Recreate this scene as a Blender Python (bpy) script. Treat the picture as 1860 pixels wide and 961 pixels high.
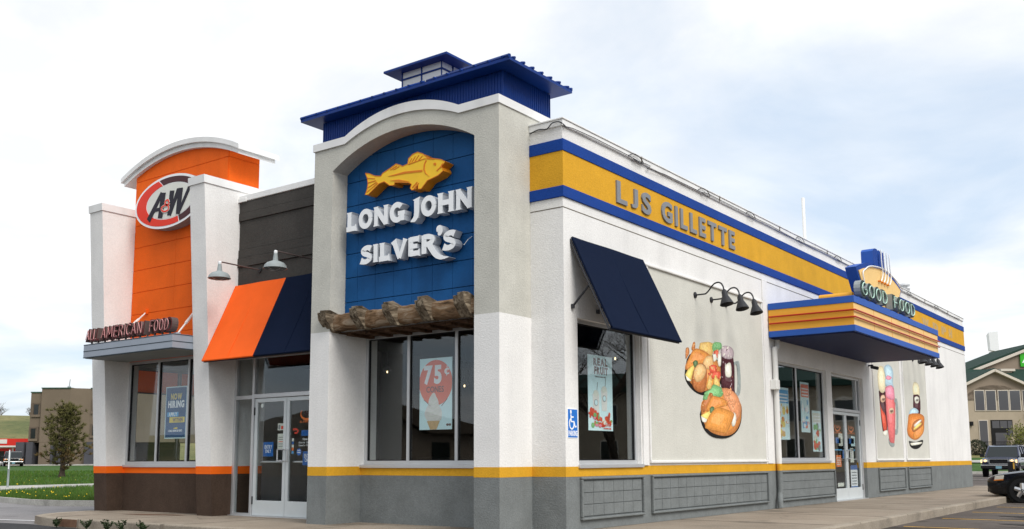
import bpy, bmesh, math, random
from mathutils import Vector, Matrix
for o in list(bpy.data.objects): bpy.data.objects.remove(o)
SC = bpy.context.scene
COL = SC.collection
RAD = math.radians
random.seed(7)

# ------------------------------------------------------------------ camera
YAW, PITCH, ROLL, FPX = 0.63555, 0.13336, -0.00373, 1772.2
cd = bpy.data.cameras.new('Camera'); cam = bpy.data.objects.new('Camera', cd); COL.objects.link(cam)
fw = Vector((-math.sin(YAW)*math.cos(PITCH), math.cos(YAW)*math.cos(PITCH), math.sin(PITCH)))
rt = Vector((math.cos(YAW), math.sin(YAW), 0)); up = rt.cross(fw)
r2 = rt*math.cos(ROLL)+up*math.sin(ROLL); u2 = -rt*math.sin(ROLL)+up*math.cos(ROLL)
cam.matrix_world = Matrix(((r2.x,u2.x,-fw.x,8.1743),(r2.y,u2.y,-fw.y,-10.7807),(r2.z,u2.z,-fw.z,1.00506),(0,0,0,1)))
cd.sensor_fit = 'HORIZONTAL'; cd.sensor_width = 36; cd.lens = 36*FPX/1860
cd.shift_y = (596.757-480.5)/1860
cd.clip_start = .05; cd.clip_end = 4000
SC.camera = cam

# ------------------------------------------------------------------ world: pale broken overcast
SUN_EL, SUN_AZ = RAD(46), math.atan2(.93, -.30)      # azimuth measured from +Y towards +X
w = bpy.data.worlds.new('World'); SC.world = w; w.use_nodes = True
nt = w.node_tree; N = nt.nodes; L = nt.links
for n in list(N): N.remove(n)
out = N.new('ShaderNodeOutputWorld'); bg = N.new('ShaderNodeBackground'); bg.inputs['Strength'].default_value = .1
sky = N.new('ShaderNodeTexSky'); sky.sky_type = 'NISHITA'; sky.sun_disc = False
sky.sun_elevation = SUN_EL; sky.sun_rotation = SUN_AZ; sky.air_density = 1.0; sky.dust_density = 2.0
tc = N.new('ShaderNodeTexCoord'); sep = N.new('ShaderNodeSeparateXYZ'); L.new(tc.outputs['Generated'], sep.inputs[0])
zz = N.new('ShaderNodeMath'); zz.operation = 'MAXIMUM'; zz.inputs[1].default_value = 0.0; L.new(sep.outputs['Z'], zz.inputs[0])
za = N.new('ShaderNodeMath'); za.operation = 'ADD'; za.inputs[1].default_value = .16; L.new(zz.outputs[0], za.inputs[0])
dx = N.new('ShaderNodeMath'); dx.operation = 'DIVIDE'; L.new(sep.outputs['X'], dx.inputs[0]); L.new(za.outputs[0], dx.inputs[1])
dy = N.new('ShaderNodeMath'); dy.operation = 'DIVIDE'; L.new(sep.outputs['Y'], dy.inputs[0]); L.new(za.outputs[0], dy.inputs[1])
cmb = N.new('ShaderNodeCombineXYZ'); L.new(dx.outputs[0], cmb.inputs[0]); L.new(dy.outputs[0], cmb.inputs[1]); cmb.inputs[2].default_value = 7.7
n1 = N.new('ShaderNodeTexNoise'); n1.inputs['Scale'].default_value = .85; n1.inputs['Detail'].default_value = 9; n1.inputs['Roughness'].default_value = .56
n1.inputs['Distortion'].default_value = .5
L.new(cmb.outputs[0], n1.inputs['Vector'])
rp = N.new('ShaderNodeValToRGB'); rp.color_ramp.elements[0].position = .35; rp.color_ramp.elements[0].color = (.10,.10,.10,1)
rp.color_ramp.elements[1].position = .585; rp.color_ramp.elements[1].color = (1,1,1,1)
L.new(n1.outputs['Fac'], rp.inputs[0])
n2 = N.new('ShaderNodeTexNoise'); n2.inputs['Scale'].default_value = 3.4; n2.inputs['Detail'].default_value = 8
L.new(cmb.outputs[0], n2.inputs['Vector'])
cr = N.new('ShaderNodeValToRGB'); cr.color_ramp.elements[0].position = .36; cr.color_ramp.elements[0].color = (6.95,7.1,7.3,1)
cr.color_ramp.elements[1].position = .62; cr.color_ramp.elements[1].color = (8.2,8.22,8.25,1)
L.new(n2.outputs['Fac'], cr.inputs[0])
# clear air between the clouds: the Nishita blue, veiled by thin high cloud
veil = N.new('ShaderNodeMixRGB'); veil.inputs[0].default_value = .62; veil.inputs[2].default_value = (5.9,7.0,8.3,1)
L.new(sky.outputs[0], veil.inputs[1])
mx = N.new('ShaderNodeMixRGB'); L.new(rp.outputs[0], mx.inputs[0]); L.new(veil.outputs[0], mx.inputs[1]); L.new(cr.outputs[0], mx.inputs[2])
L.new(mx.outputs[0], bg.inputs['Color']); L.new(bg.outputs[0], out.inputs[0])

# ------------------------------------------------------------------ sun (veiled) and exposure
sd = bpy.data.lights.new('Sun', 'SUN'); sd.energy = 1.9; sd.angle = RAD(32); sd.color = (1, .96, .9)
so = bpy.data.objects.new('Sun', sd); COL.objects.link(so)
sdir = Vector((math.sin(SUN_AZ)*math.cos(SUN_EL), math.cos(SUN_AZ)*math.cos(SUN_EL), math.sin(SUN_EL)))
so.rotation_euler = sdir.to_track_quat('Z', 'Y').to_euler(); so.location = (20,-10,40)
SC.view_settings.view_transform = 'Standard'; SC.view_settings.look = 'None'
SC.view_settings.exposure = 0.50; SC.view_settings.gamma = 1
SC.render.engine = 'CYCLES'
SC.cycles.max_bounces = 8; SC.cycles.transparent_max_bounces = 16

# ------------------------------------------------------------------ helpers
def mat(name, col, rough=.7, var=0, vscale=3., bump=0, bscale=60., metal=0, spec=.18, emit=None, estr=0, streak=0, coat=0, grain=0):
    m = bpy.data.materials.new(name); m.use_nodes = True
    t = m.node_tree; b = t.nodes['Principled BSDF']
    b.inputs['Base Color'].default_value = (*col, 1); b.inputs['Roughness'].default_value = rough
    b.inputs['Metallic'].default_value = metal; b.inputs['Specular IOR Level'].default_value = spec
    if coat: b.inputs['Coat Weight'].default_value = coat; b.inputs['Coat Roughness'].default_value = .06
    if emit: b.inputs['Emission Color'].default_value = (*emit,1); b.inputs['Emission Strength'].default_value = estr
    tc = t.nodes.new('ShaderNodeNewGeometry')
    if var:
        n = t.nodes.new('ShaderNodeTexNoise'); n.inputs['Scale'].default_value = vscale; n.inputs['Detail'].default_value = 6; n.inputs['Roughness'].default_value = .6
        t.links.new(tc.outputs['Position'], n.inputs['Vector'])
        r = t.nodes.new('ShaderNodeMapRange'); r.inputs[1].default_value = .3; r.inputs[2].default_value = .7
        r.inputs[3].default_value = 1-var; r.inputs[4].default_value = 1+var*.6
        t.links.new(n.outputs['Fac'], r.inputs[0])
        fac = r.outputs[0]
        if streak:                                             # rain streaks: noise stretched along Z
            mp = t.nodes.new('ShaderNodeMapping'); mp.inputs['Scale'].default_value = (1.7,1.7,.14)
            t.links.new(tc.outputs['Position'], mp.inputs[0])
            s = t.nodes.new('ShaderNodeTexNoise'); s.inputs['Scale'].default_value = 1.6; s.inputs['Detail'].default_value = 5
            t.links.new(mp.outputs[0], s.inputs['Vector'])
            sr = t.nodes.new('ShaderNodeMapRange'); sr.inputs[1].default_value = .5; sr.inputs[2].default_value = .8; sr.inputs[3].default_value = 1; sr.inputs[4].default_value = 1-streak
            t.links.new(s.outputs['Fac'], sr.inputs[0])
            mm = t.nodes.new('ShaderNodeMath'); mm.operation = 'MULTIPLY'; t.links.new(fac, mm.inputs[0]); t.links.new(sr.outputs[0], mm.inputs[1]); fac = mm.outputs[0]
        if grain:
            gn = t.nodes.new('ShaderNodeTexNoise'); gn.inputs['Scale'].default_value = 34; gn.inputs['Detail'].default_value = 3; t.links.new(tc.outputs['Position'], gn.inputs['Vector'])
            gr = t.nodes.new('ShaderNodeMapRange'); gr.inputs[1].default_value = .3; gr.inputs[2].default_value = .7; gr.inputs[3].default_value = 1-grain; gr.inputs[4].default_value = 1+grain
            t.links.new(gn.outputs['Fac'], gr.inputs[0]); m3 = t.nodes.new('ShaderNodeMath'); m3.operation = 'MULTIPLY'; t.links.new(fac, m3.inputs[0]); t.links.new(gr.outputs[0], m3.inputs[1]); fac = m3.outputs[0]
        h = t.nodes.new('ShaderNodeMixRGB'); h.blend_type = 'MULTIPLY'; h.inputs[0].default_value = 1; h.inputs[1].default_value = (*col,1)
        t.links.new(fac, h.inputs[2]); t.links.new(h.outputs[0], b.inputs['Base Color'])
    if bump:
        n = t.nodes.new('ShaderNodeTexNoise'); n.inputs['Scale'].default_value = bscale; n.inputs['Detail'].default_value = 4
        t.links.new(tc.outputs['Position'], n.inputs['Vector'])
        bp = t.nodes.new('ShaderNodeBump'); bp.inputs['Strength'].default_value = bump; bp.inputs['Distance'].default_value = .01
        t.links.new(n.outputs['Fac'], bp.inputs['Height']); t.links.new(bp.outputs[0], b.inputs['Normal'])
    return m

def glassmat(name, tint, f0=.05):
    m = bpy.data.materials.new(name); m.use_nodes = True; t = m.node_tree
    for n in list(t.nodes): t.nodes.remove(n)
    o = t.nodes.new('ShaderNodeOutputMaterial'); mx = t.nodes.new('ShaderNodeMixShader')
    tr = t.nodes.new('ShaderNodeBsdfTransparent'); tr.inputs[0].default_value = (*tint,1)
    gl = t.nodes.new('ShaderNodeBsdfGlossy'); gl.inputs['Roughness'].default_value = .004; gl.inputs[0].default_value = (.93,.97,1,1)
    lw = t.nodes.new('ShaderNodeLayerWeight'); lw.inputs['Blend'].default_value = .5
    p = t.nodes.new('ShaderNodeMath'); p.operation = 'POWER'; p.inputs[1].default_value = 5; t.links.new(lw.outputs['Facing'], p.inputs[0])
    r = t.nodes.new('ShaderNodeMapRange'); r.inputs[3].default_value = f0; r.inputs[4].default_value = 1; t.links.new(p.outputs[0], r.inputs[0])
    n = t.nodes.new('ShaderNodeTexNoise'); n.inputs['Scale'].default_value = .9; g = t.nodes.new('ShaderNodeNewGeometry'); t.links.new(g.outputs['Position'], n.inputs['Vector'])
    b = t.nodes.new('ShaderNodeBump'); b.inputs['Strength'].default_value = .05; b.inputs['Distance'].default_value = .02
    t.links.new(n.outputs['Fac'], b.inputs['Height']); t.links.new(b.outputs[0], gl.inputs['Normal'])
    t.links.new(r.outputs[0], mx.inputs[0]); t.links.new(tr.outputs[0], mx.inputs[1]); t.links.new(gl.outputs[0], mx.inputs[2]); t.links.new(mx.outputs[0], o.inputs[0])
    return m

def FR(y): return lambda u,v,d: (u, y-d, v)          # a plane facing the front (-Y)
def SD(x): return lambda u,v,d: (x+d, u, v)          # a plane facing the side car park (+X)
def UPF(z): return lambda u,v,d: (u, v, z+d)         # a plane facing up
def arc(cx,cy,rx,ry,a0,a1,n=24): return [(cx+rx*math.cos(RAD(a0+(a1-a0)*i/n)), cy+ry*math.sin(RAD(a0+(a1-a0)*i/n))) for i in range(n+1)]
def ellipse(cx,cy,rx,ry,n=32): return [(cx+rx*math.cos(2*math.pi*i/n), cy+ry*math.sin(2*math.pi*i/n)) for i in range(n)]

class MB:
    def __init__(s): s.v=[]; s.f=[]; s.fm=[]; s.mats=[]
    def mi(s,m):
        if m not in s.mats: s.mats.append(m)
        return s.mats.index(m)
    def add(s, vs, fs, m):
        b=len(s.v); s.v += [tuple(x) for x in vs]; k=s.mi(m)
        for f in fs: s.f.append([b+i for i in f]); s.fm.append(k)
        return s
    def hexa(s, p, m):     # 8 points: bottom ring 0-3, top ring 4-7
        return s.add(p, [(3,2,1,0),(4,5,6,7),(0,1,5,4),(1,2,6,5),(2,3,7,6),(3,0,4,7)], m)
    def box(s,x0,x1,y0,y1,z0,z1,m):
        return s.hexa([(x0,y0,z0),(x1,y0,z0),(x1,y1,z0),(x0,y1,z0),(x0,y0,z1),(x1,y0,z1),(x1,y1,z1),(x0,y1,z1)], m)
    def pbox(s,P,u0,u1,v0,v1,d0,d1,m):
        return s.poly(P,[(u0,v0),(u1,v0),(u1,v1),(u0,v1)],d0,d1,m)
    def poly(s,P,pts,d0,d1,m,ms=None):
        n=len(pts); vs=[P(u,v,d0) for u,v in pts]+[P(u,v,d1) for u,v in pts]
        s.add(vs,[list(range(n))[::-1]],m); b=len(s.v)-2*n
        k=s.mi(m); s.f.append([b+n+i for i in range(n)]); s.fm.append(k)
        k=s.mi(ms or m)
        for i in range(n):
            j=(i+1)%n; s.f.append([b+i,b+j,b+n+j,b+n+i]); s.fm.append(k)
        return s
    def flat(s,P,pts,d,m): return s.add([P(u,v,d) for u,v in pts],[list(range(len(pts)))],m)
    def stroke(s,P,pts,wd,d0,d1,m,ms=None,closed=False):
        n=len(pts); wd = wd if isinstance(wd,(list,tuple)) else [wd]*n
        Lf=[];Rt=[]
        for i in range(n):
            a=pts[i-1] if (i or closed) else pts[i]; b=pts[(i+1)%n] if (i<n-1 or closed) else pts[i]
            tx,ty=b[0]-a[0],b[1]-a[1]; l=math.hypot(tx,ty) or 1; nx,ny=-ty/l,tx/l
            Lf.append((pts[i][0]+nx*wd[i]/2,pts[i][1]+ny*wd[i]/2)); Rt.append((pts[i][0]-nx*wd[i]/2,pts[i][1]-ny*wd[i]/2))
        rng=range(n if closed else n-1); vs=[]
        for q in (Lf,Rt):
            for d in (d0,d1): vs += [P(u,v,d) for u,v in q]
        A,B_,C_,D_=0,n,2*n,3*n
        fs=[];fs2=[]
        for i in rng:
            j=(i+1)%n
            fs.append((B_+i,D_+i,D_+j,B_+j)); fs2 += [(A+i,B_+i,B_+j,A+j),(D_+i,C_+i,C_+j,D_+j),(C_+i,A+i,A+j,C_+j)]
        if not closed: fs2 += [(A,C_,D_,B_),(A+n-1,B_+n-1,D_+n-1,C_+n-1)]
        s.add(vs,fs,m); b=len(s.v)-4*n; k=s.mi(ms or m)
        for f in fs2: s.f.append([b+i for i in f]); s.fm.append(k)
        return s
    def tube(s,path,r,m,n=8,caps=True):
        path=[Vector(p) for p in path]; rr=r if isinstance(r,(list,tuple)) else [r]*len(path)
        vs=[]; up0=None
        for i,p in enumerate(path):
            t=(path[min(i+1,len(path)-1)]-path[max(i-1,0)]).normalized()
            if up0 is None: up0 = Vector((0,0,1)) if abs(t.z)<.9 else Vector((1,0,0))
            a=t.cross(up0); a = a.normalized() if a.length>1e-6 else t.orthogonal().normalized()
            b=a.cross(t); up0=b
            for k in range(n):
                an=2*math.pi*k/n; vs.append(p+a*(math.cos(an)*rr[i])+b*(math.sin(an)*rr[i]))
        fs=[]
        for i in range(len(path)-1):
            for k in range(n): fs.append((i*n+k,i*n+(k+1)%n,(i+1)*n+(k+1)%n,(i+1)*n+k))
        if caps: fs += [list(range(n))[::-1], [(len(path)-1)*n+k for k in range(n)]]
        return s.add(vs,fs,m)
    def lathe(s,prof,m,c=(0,0,0),ax=(0,0,1),n=20):
        ax=Vector(ax).normalized(); a=ax.orthogonal().normalized(); b=ax.cross(a); c=Vector(c); vs=[]
        for r,h in prof:
            for k in range(n):
                an=2*math.pi*k/n; vs.append(c+ax*h+a*(r*math.cos(an))+b*(r*math.sin(an)))
        fs=[]
        for i in range(len(prof)-1):
            for k in range(n): fs.append((i*n+k,i*n+(k+1)%n,(i+1)*n+(k+1)%n,(i+1)*n+k))
        fs += [list(range(n))[::-1],[(len(prof)-1)*n+k for k in range(n)]]
        return s.add(vs,fs,m)
    def mesh(s,name,off=(0,0,0),smooth=None):
        me=bpy.data.meshes.new(name); o=Vector(off)
        me.from_pydata([Vector(p)-o for p in s.v],[],s.f)
        for m in s.mats: me.materials.append(m)
        me.polygons.foreach_set('material_index', s.fm); me.validate(); me.update()
        if len(s.f)<60000:
            bm=bmesh.new(); bm.from_mesh(me); bmesh.ops.recalc_face_normals(bm,faces=bm.faces); bm.to_mesh(me); bm.free()
        if smooth is not None:
            me.polygons.foreach_set('use_smooth',[True]*len(me.polygons)); me.set_sharp_from_angle(angle=RAD(smooth))
        return me

ORG = {}
def tag(o,label,cat,group=None):
    o['label']=label; o['category']=cat
    if group: o['group']=group
    return o
def thing(name,label,cat,loc=(0,0,0),group=None):
    o=bpy.data.objects.new(name,None); COL.objects.link(o); o.location=loc; o.empty_display_size=.2; ORG[o]=Vector(loc)
    return tag(o,label,cat,group)
def part(name,mb,parent,smooth=None,label=None,bevel=0,kind=None):
    off=ORG[parent]; o=bpy.data.objects.new(name,mb.mesh(name,off,smooth)); COL.objects.link(o); o.parent=parent; ORG[o]=off
    if label: o['label']=label
    if kind: o['kind']=kind
    if bevel:
        b=o.modifiers.new('Bevel','BEVEL'); b.width=bevel; b.segments=2; b.limit_method='ANGLE'
    return o
def solo(name,mb,label,cat,loc=None,group=None,smooth=None,kind=None,bevel=0):
    if loc is None:
        xs=[p[0] for p in mb.v]; ys=[p[1] for p in mb.v]; zs=[p[2] for p in mb.v]; loc=((min(xs)+max(xs))/2,(min(ys)+max(ys))/2,min(zs))
    o=bpy.data.objects.new(name,mb.mesh(name,loc,smooth)); COL.objects.link(o); o.location=loc; ORG[o]=Vector(loc)
    if bevel:
        b=o.modifiers.new('Bevel','BEVEL'); b.width=bevel; b.segments=2; b.limit_method='ANGLE'
    if kind: o['kind']=kind; o['label']=label
    else: tag(o,label,cat,group)
    return o
def struct(name,mb,smooth=None):
    o=bpy.data.objects.new(name,mb.mesh(name,(0,0,0),smooth)); COL.objects.link(o); o['kind']='structure'; ORG[o]=Vector((0,0,0)); return o
_pc={}
def piece(name,P,u0,u1,v0,v1,d0,d1,m,parent):      # one of many alike rectangular pieces; alike ones share a mesh
    a=Vector(P(u0,v0,d0)); key=(name,m.name,tuple(round(x,3) for x in (Vector(P(u1,v1,d1))-a)))
    me=_pc.get(key)
    if me is None:
        mb=MB().pbox(P,u0,u1,v0,v1,d0,d1,m); me=_pc[key]=mb.mesh(name,a)
    o=bpy.data.objects.new(name,me); COL.objects.link(o); o.parent=parent; o.location=a-ORG[parent]; ORG[o]=ORG[parent]; return o
def copytree(o,loc,label,group=None,rz=None):
    c=o.copy(); COL.objects.link(c); c.location=loc; c['label']=label; ORG[c]=Vector(loc)
    if rz is not None: c.rotation_euler=(0,0,rz)
    if group: c['group']=group
    for ch in o.children:
        k=ch.copy(); COL.objects.link(k); k.parent=c
        for g in ch.children:
            q=g.copy(); COL.objects.link(q); q.parent=k
    return c

_gl={}
def glyph(ch,bold=0):
    k=(ch,bold)
    if k in _gl: return _gl[k]
    cu=bpy.data.curves.new('t','FONT'); cu.body=ch; cu.size=1; cu.extrude=.5; cu.offset=bold; cu.resolution_u=4
    o=bpy.data.objects.new('t',cu); COL.objects.link(o)
    dg=bpy.context.evaluated_depsgraph_get(); me=bpy.data.meshes.new_from_object(o.evaluated_get(dg))
    vs=[tuple(v.co) for v in me.vertices]; fs=[list(p.vertices) for p in me.polygons]
    bpy.data.objects.remove(o); bpy.data.curves.remove(cu); bpy.data.meshes.remove(me)
    _gl[k]=(vs,fs); return _gl[k]
CAPH = None
def layout(text,u0,u1,v0,h,bold=0,gap=.09,slant=0):
    """per-character placed glyphs filling u0..u1 with cap height h: yields (verts(u,v,t 0..1), faces)"""
    global CAPH
    if CAPH is None: CAPH=max(v[1] for v in glyph('H')[0])
    res=[]; x=0
    for c in text:
        if c==' ': x+=.32; continue
        vs,fs=glyph(c,bold)
        if c=='J': lo_=min(v[1] for v in vs); hi_=max(v[1] for v in vs); vs=[(v[0],(v[1]-lo_)*CAPH/(hi_-lo_),v[2]) for v in vs]
        a=min(v[0] for v in vs); b=max(v[0] for v in vs)
        res.append(([(v[0]-a+x,v[1],v[2]+.5) for v in vs],fs)); x+=b-a+gap
    W=x-gap; sx=(u1-u0)/W if u1 is not None else h/CAPH; sy=h/CAPH
    return [([(u0+v[0]*sx+slant*v[1]*sy,v0+v[1]*sy,v[2]) for v in vs],fs) for vs,fs in res]
def textmesh(mb,P,text,u0,u1,v0,h,d0,d1,m,bold=0,gap=.09,slant=0):
    for vs,fs in layout(text,u0,u1,v0,h,bold,gap,slant): mb.add([P(u,v,d0+t*(d1-d0)) for u,v,t in vs],fs,m)
    return mb
def letters(parent,P,text,u0,u1,v0,h,d0,d1,m,bold=0,gap=.09,name='letter',ms=None,slant=0):
    for vs,fs in layout(text,u0,u1,v0,h,bold,gap,slant):
        mb=MB()
        ff=[f for f in fs if all(vs[i][2]>.99 for i in f)]; oth=[f for f in fs if f not in ff]
        mb.add([P(u,v,d0+t*(d1-d0)) for u,v,t in vs],ff,m); k=mb.mi(ms or m)
        for f in oth: mb.f.append(list(f)); mb.fm.append(k)
        part(name,mb,parent)

# ------------------------------------------------------------------ materials
M = {}
M['white']  = mat('white_stucco',(.80,.79,.77),.9,.07,1.1,.6,45,streak=.09,grain=.045)
M['cap']    = mat('white_coping',(.80,.80,.79),.6,.06,2.,.05,20,streak=.14)
M['beige']  = mat('beige_stucco',(.55,.54,.485),.92,.09,2.6,.7,45,streak=.07,grain=.07)
M['panelb'] = mat('beige_panel_stucco',(.62,.61,.55),.92,.06,2.2,.6,45,streak=.06,grain=.05)
M['grey']   = mat('grey_stucco',(.19,.205,.205),.9,.14,3.2,.7,45,streak=.12,grain=.09)
M['yellow'] = mat('yellow_paint',(.68,.355,.025),.8,.09,2.5,.5,45,streak=.08,grain=.06)
M['orange'] = mat('orange_paint',(.88,.135,.008),.75,.09,1.7,.4,45,streak=.12,grain=.05)
M['orange2']= mat('orange_stripe',(.92,.15,.008),.8,.05,2.,.25,55)
M['brown']  = mat('brown_stucco',(.072,.047,.034),.9,.2,2.4,.6,45,streak=.15,grain=.12)
M['dark']   = mat('charcoal_siding',(.062,.057,.052),.85,.18,2.,.5,45,grain=.1)
M['blueband']=mat('blue_band',(.007,.050,.27),.7,.10,2.,.3,45,streak=.08,grain=.06)
M['signblue']=mat('sign_wall_blue',(.010,.095,.28),.7,.16,2.2,.25,40,streak=.2,grain=.05)
M['roofblue']=mat('blue_roof_metal',(.004,.034,.20),.45,.06,2.,0)
M['canoblue']=mat('canopy_blue',(.030,.105,.42),.55,.06,2.,0)
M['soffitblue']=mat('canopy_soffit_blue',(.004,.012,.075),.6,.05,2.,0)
M['navy']   = mat('navy_canvas',(.006,.0115,.031),.9,.06,4.,.25,180,spec=.06)
M['awnor']  = mat('orange_canvas',(.93,.13,.014),.8,.05,3.,.2,180)
M['alu']    = mat('aluminium',(.60,.61,.62),.42,.05,3.,0,metal=.55)
M['aludoor']= mat('door_aluminium',(.63,.67,.68),.5,.05,3.,0,metal=.2)
M['darkfr'] = mat('dark_gasket',(.02,.02,.022),.6)
M['glass']  = glassmat('window_glass',(.95,.97,.97),.042)
M['glassd'] = glassmat('dark_glass',(.35,.38,.4),.06)
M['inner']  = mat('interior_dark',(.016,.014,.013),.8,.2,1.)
M['innerfl']= mat('interior_floor',(.03,.022,.016),.6,.2,1.)
M['bulb']   = mat('lit_bulb',(1,.8,.5),.5,emit=(1,.75,.4),estr=2)
M['lampm']  = mat('black_lamp_metal',(.035,.036,.04),.45,.1,6.)
M['galv']   = mat('grey_enamel',(.30,.335,.34),.5,.10,8.,.1,30)
M['pipe']   = mat('white_pipe',(.78,.77,.74),.5,.05,3.)
M['wh']     = mat('sign_white',(.90,.915,.93),.5,.03,4.)
M['ltside'] = mat('letter_return_shaded',(.48,.51,.55),.5,.05,4.)  # sides of the white letters, self-shading greyed into the colour
M['fishy']  = mat('fish_yellow',(.95,.58,.035),.5,.05,5.)
M['fisho']  = mat('fish_orange',(.80,.27,.012),.5)
M['fishl']  = mat('fish_line_orange',(.72,.21,.02),.6)
M['red']    = mat('logo_red',(.80,.045,.022),.5)
M['choc']   = mat('logo_brown',(.070,.022,.026),.5)
M['ink']    = mat('logo_dark_ink',(.018,.017,.028),.5)
M['ivory']  = mat('logo_white',(.74,.75,.69),.5,.03,4.)
M['metgrey']= mat('grey_letter',(.23,.24,.26),.6,.08,6.)
M['ghost']  = mat('faded_mark',(.52,.36,.16),.85,.2,8.)
M['cangrey']= mat('canopy_grey',(.33,.37,.43),.5,.05,2.,0,metal=.15)
M['canline']= mat('canopy_groove',(.04,.055,.07),.6)
M['cansoff']= mat('canopy_soffit_grey',(.28,.29,.28),.7,.1,2.)
M['letside']= mat('letter_can_brown',(.12,.09,.085),.55,.15,8.)
M['maroon'] = mat('letter_face_maroon',(.10,.018,.02),.6)
M['neonpk'] = mat('unlit_neon_tube_pink',(.70,.34,.34),.25)
M['neonred']= mat('unlit_neon_tube_red',(.45,.035,.02),.3)
M['neonwt'] = mat('unlit_neon_tube_white',(.82,.84,.86),.25)
M['neongn'] = mat('unlit_neon_tube_green',(.55,.80,.68),.25)
M['letgrn'] = mat('letter_face_dark_green',(.025,.045,.04),.6)
M['canyel'] = mat('canopy_yellow',(.80,.40,.05),.6,.05,2.)
M['canyelf']= mat('canopy_yellow_faded',(.84,.56,.22),.6,.06,2.)
M['cyan']   = mat('poster_pale_blue',(.70,.90,.93),.6)
M['coral']  = mat('poster_coral',(.85,.23,.16),.6)
M['pnavy']  = mat('poster_navy',(.015,.08,.22),.6)
M['psky']   = mat('poster_sky_blue',(.10,.42,.75),.6)
M['pyel']   = mat('poster_yellow',(.80,.62,.10),.6)
M['pgold']  = mat('poster_gold',(.72,.58,.18),.6)
M['pgrey']  = mat('poster_text_grey',(.22,.16,.15),.6)
M['icecream']=mat('printed_ice_cream',(.82,.80,.76),.6,.10,14.)
M['cone']   = mat('printed_cone',(.66,.47,.27),.6,.12,20.)
M['hcblue'] = mat('sign_blue',(.02,.17,.58),.4)
M['stblue'] = mat('sticker_blue',(.02,.13,.42),.5)
M['paper']  = mat('paper',(.75,.76,.68),.7)
M['strred'] = mat('sticker_red',(.75,.07,.04),.5)
M['strora'] = mat('sticker_orange',(.85,.20,.04),.5)
FOOD = {'black':(.012,.011,.011),'fry':(.78,.50,.16),'lemon':(.86,.66,.17),'brown':(.50,.17,.05),'fil':(.74,.28,.07),'fil2':(.80,.33,.07),'pot':(.80,.50,.22),
 'red':(.70,.10,.05),'salad':(.22,.50,.20),'pale':(.80,.78,.66),'herb':(.10,.18,.07),'cola':(.07,.015,.022),'ice':(.50,.40,.42),'steel':(.30,.34,.33),'shr':(.80,.33,.15),
 'cream':(.86,.76,.50),'peach':(.80,.52,.36),'sky':(.48,.66,.76),'pink':(.84,.30,.40),'pinkc':(.78,.18,.18),'bunc':(.76,.25,.05)}
def foodmat(name,c):
    m=mat(name,c,.8); t=m.node_tree; g=t.nodes.new('ShaderNodeNewGeometry')
    n=t.nodes.new('ShaderNodeTexNoise'); n.inputs['Scale'].default_value=12; n.inputs['Detail'].default_value=7; n.inputs['Roughness'].default_value=.7; n.inputs['Distortion'].default_value=.6; t.links.new(g.outputs['Position'],n.inputs['Vector'])
    r=t.nodes.new('ShaderNodeValToRGB'); e=r.color_ramp.elements; e[0].position=.28; e[0].color=(*[x*.72 for x in c],1); e[1].position=.72; e[1].color=(*[min(.95,x*1.15+.05) for x in c],1); q=e.new(.5); q.color=(*c,1)
    t.links.new(n.outputs['Fac'],r.inputs[0]); t.links.new(r.outputs[0],t.nodes['Principled BSDF'].inputs['Base Color']); return m
SHADES=(.66,.84,.98,1.10,1.22)
for k,c in FOOD.items():
    M['f_'+k]=foodmat('printed_'+k,c) if k!='black' else mat('printed_black',c,.75)
    for i_,q_ in enumerate(SHADES): M['f_%s%d'%(k,i_)]=foodmat('printed_%s_tone'%k,tuple(min(.93,x*q_+(.05 if q_>1.1 else 0)) for x in c))
FISH = [(-2.796,5.595),(-2.699,5.568),(-2.586,5.512),(-2.45,5.483),(-2.413,5.524),(-2.258,5.573),(-2.12,5.624),(-2.018,5.582),(-1.987,5.558),(-1.876,5.578),(-1.856,5.66),(-1.773,5.713),(-1.668,5.727),(-1.565,5.684),(-1.461,5.596),(-1.33,5.56),(-1.186,5.517),(-1.106,5.47),(-1.152,5.436),(-1.191,5.41),(-1.162,5.378),(-1.151,5.336),(-1.242,5.285),(-1.385,5.254),(-1.466,5.239),(-1.515,5.194),(-1.588,5.132),(-1.652,5.136),(-1.653,5.195),(-1.677,5.222),(-1.7,5.151),(-1.78,5.142),(-1.816,5.178),(-1.79,5.242),(-1.856,5.276),(-2.008,5.307),(-2.146,5.331),(-2.16,5.288),(-2.253,5.299),(-2.373,5.383),(-2.488,5.368),(-2.598,5.304),(-2.724,5.231),(-2.795,5.236),(-2.751,5.319),(-2.734,5.411),(-2.752,5.509)]
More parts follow.
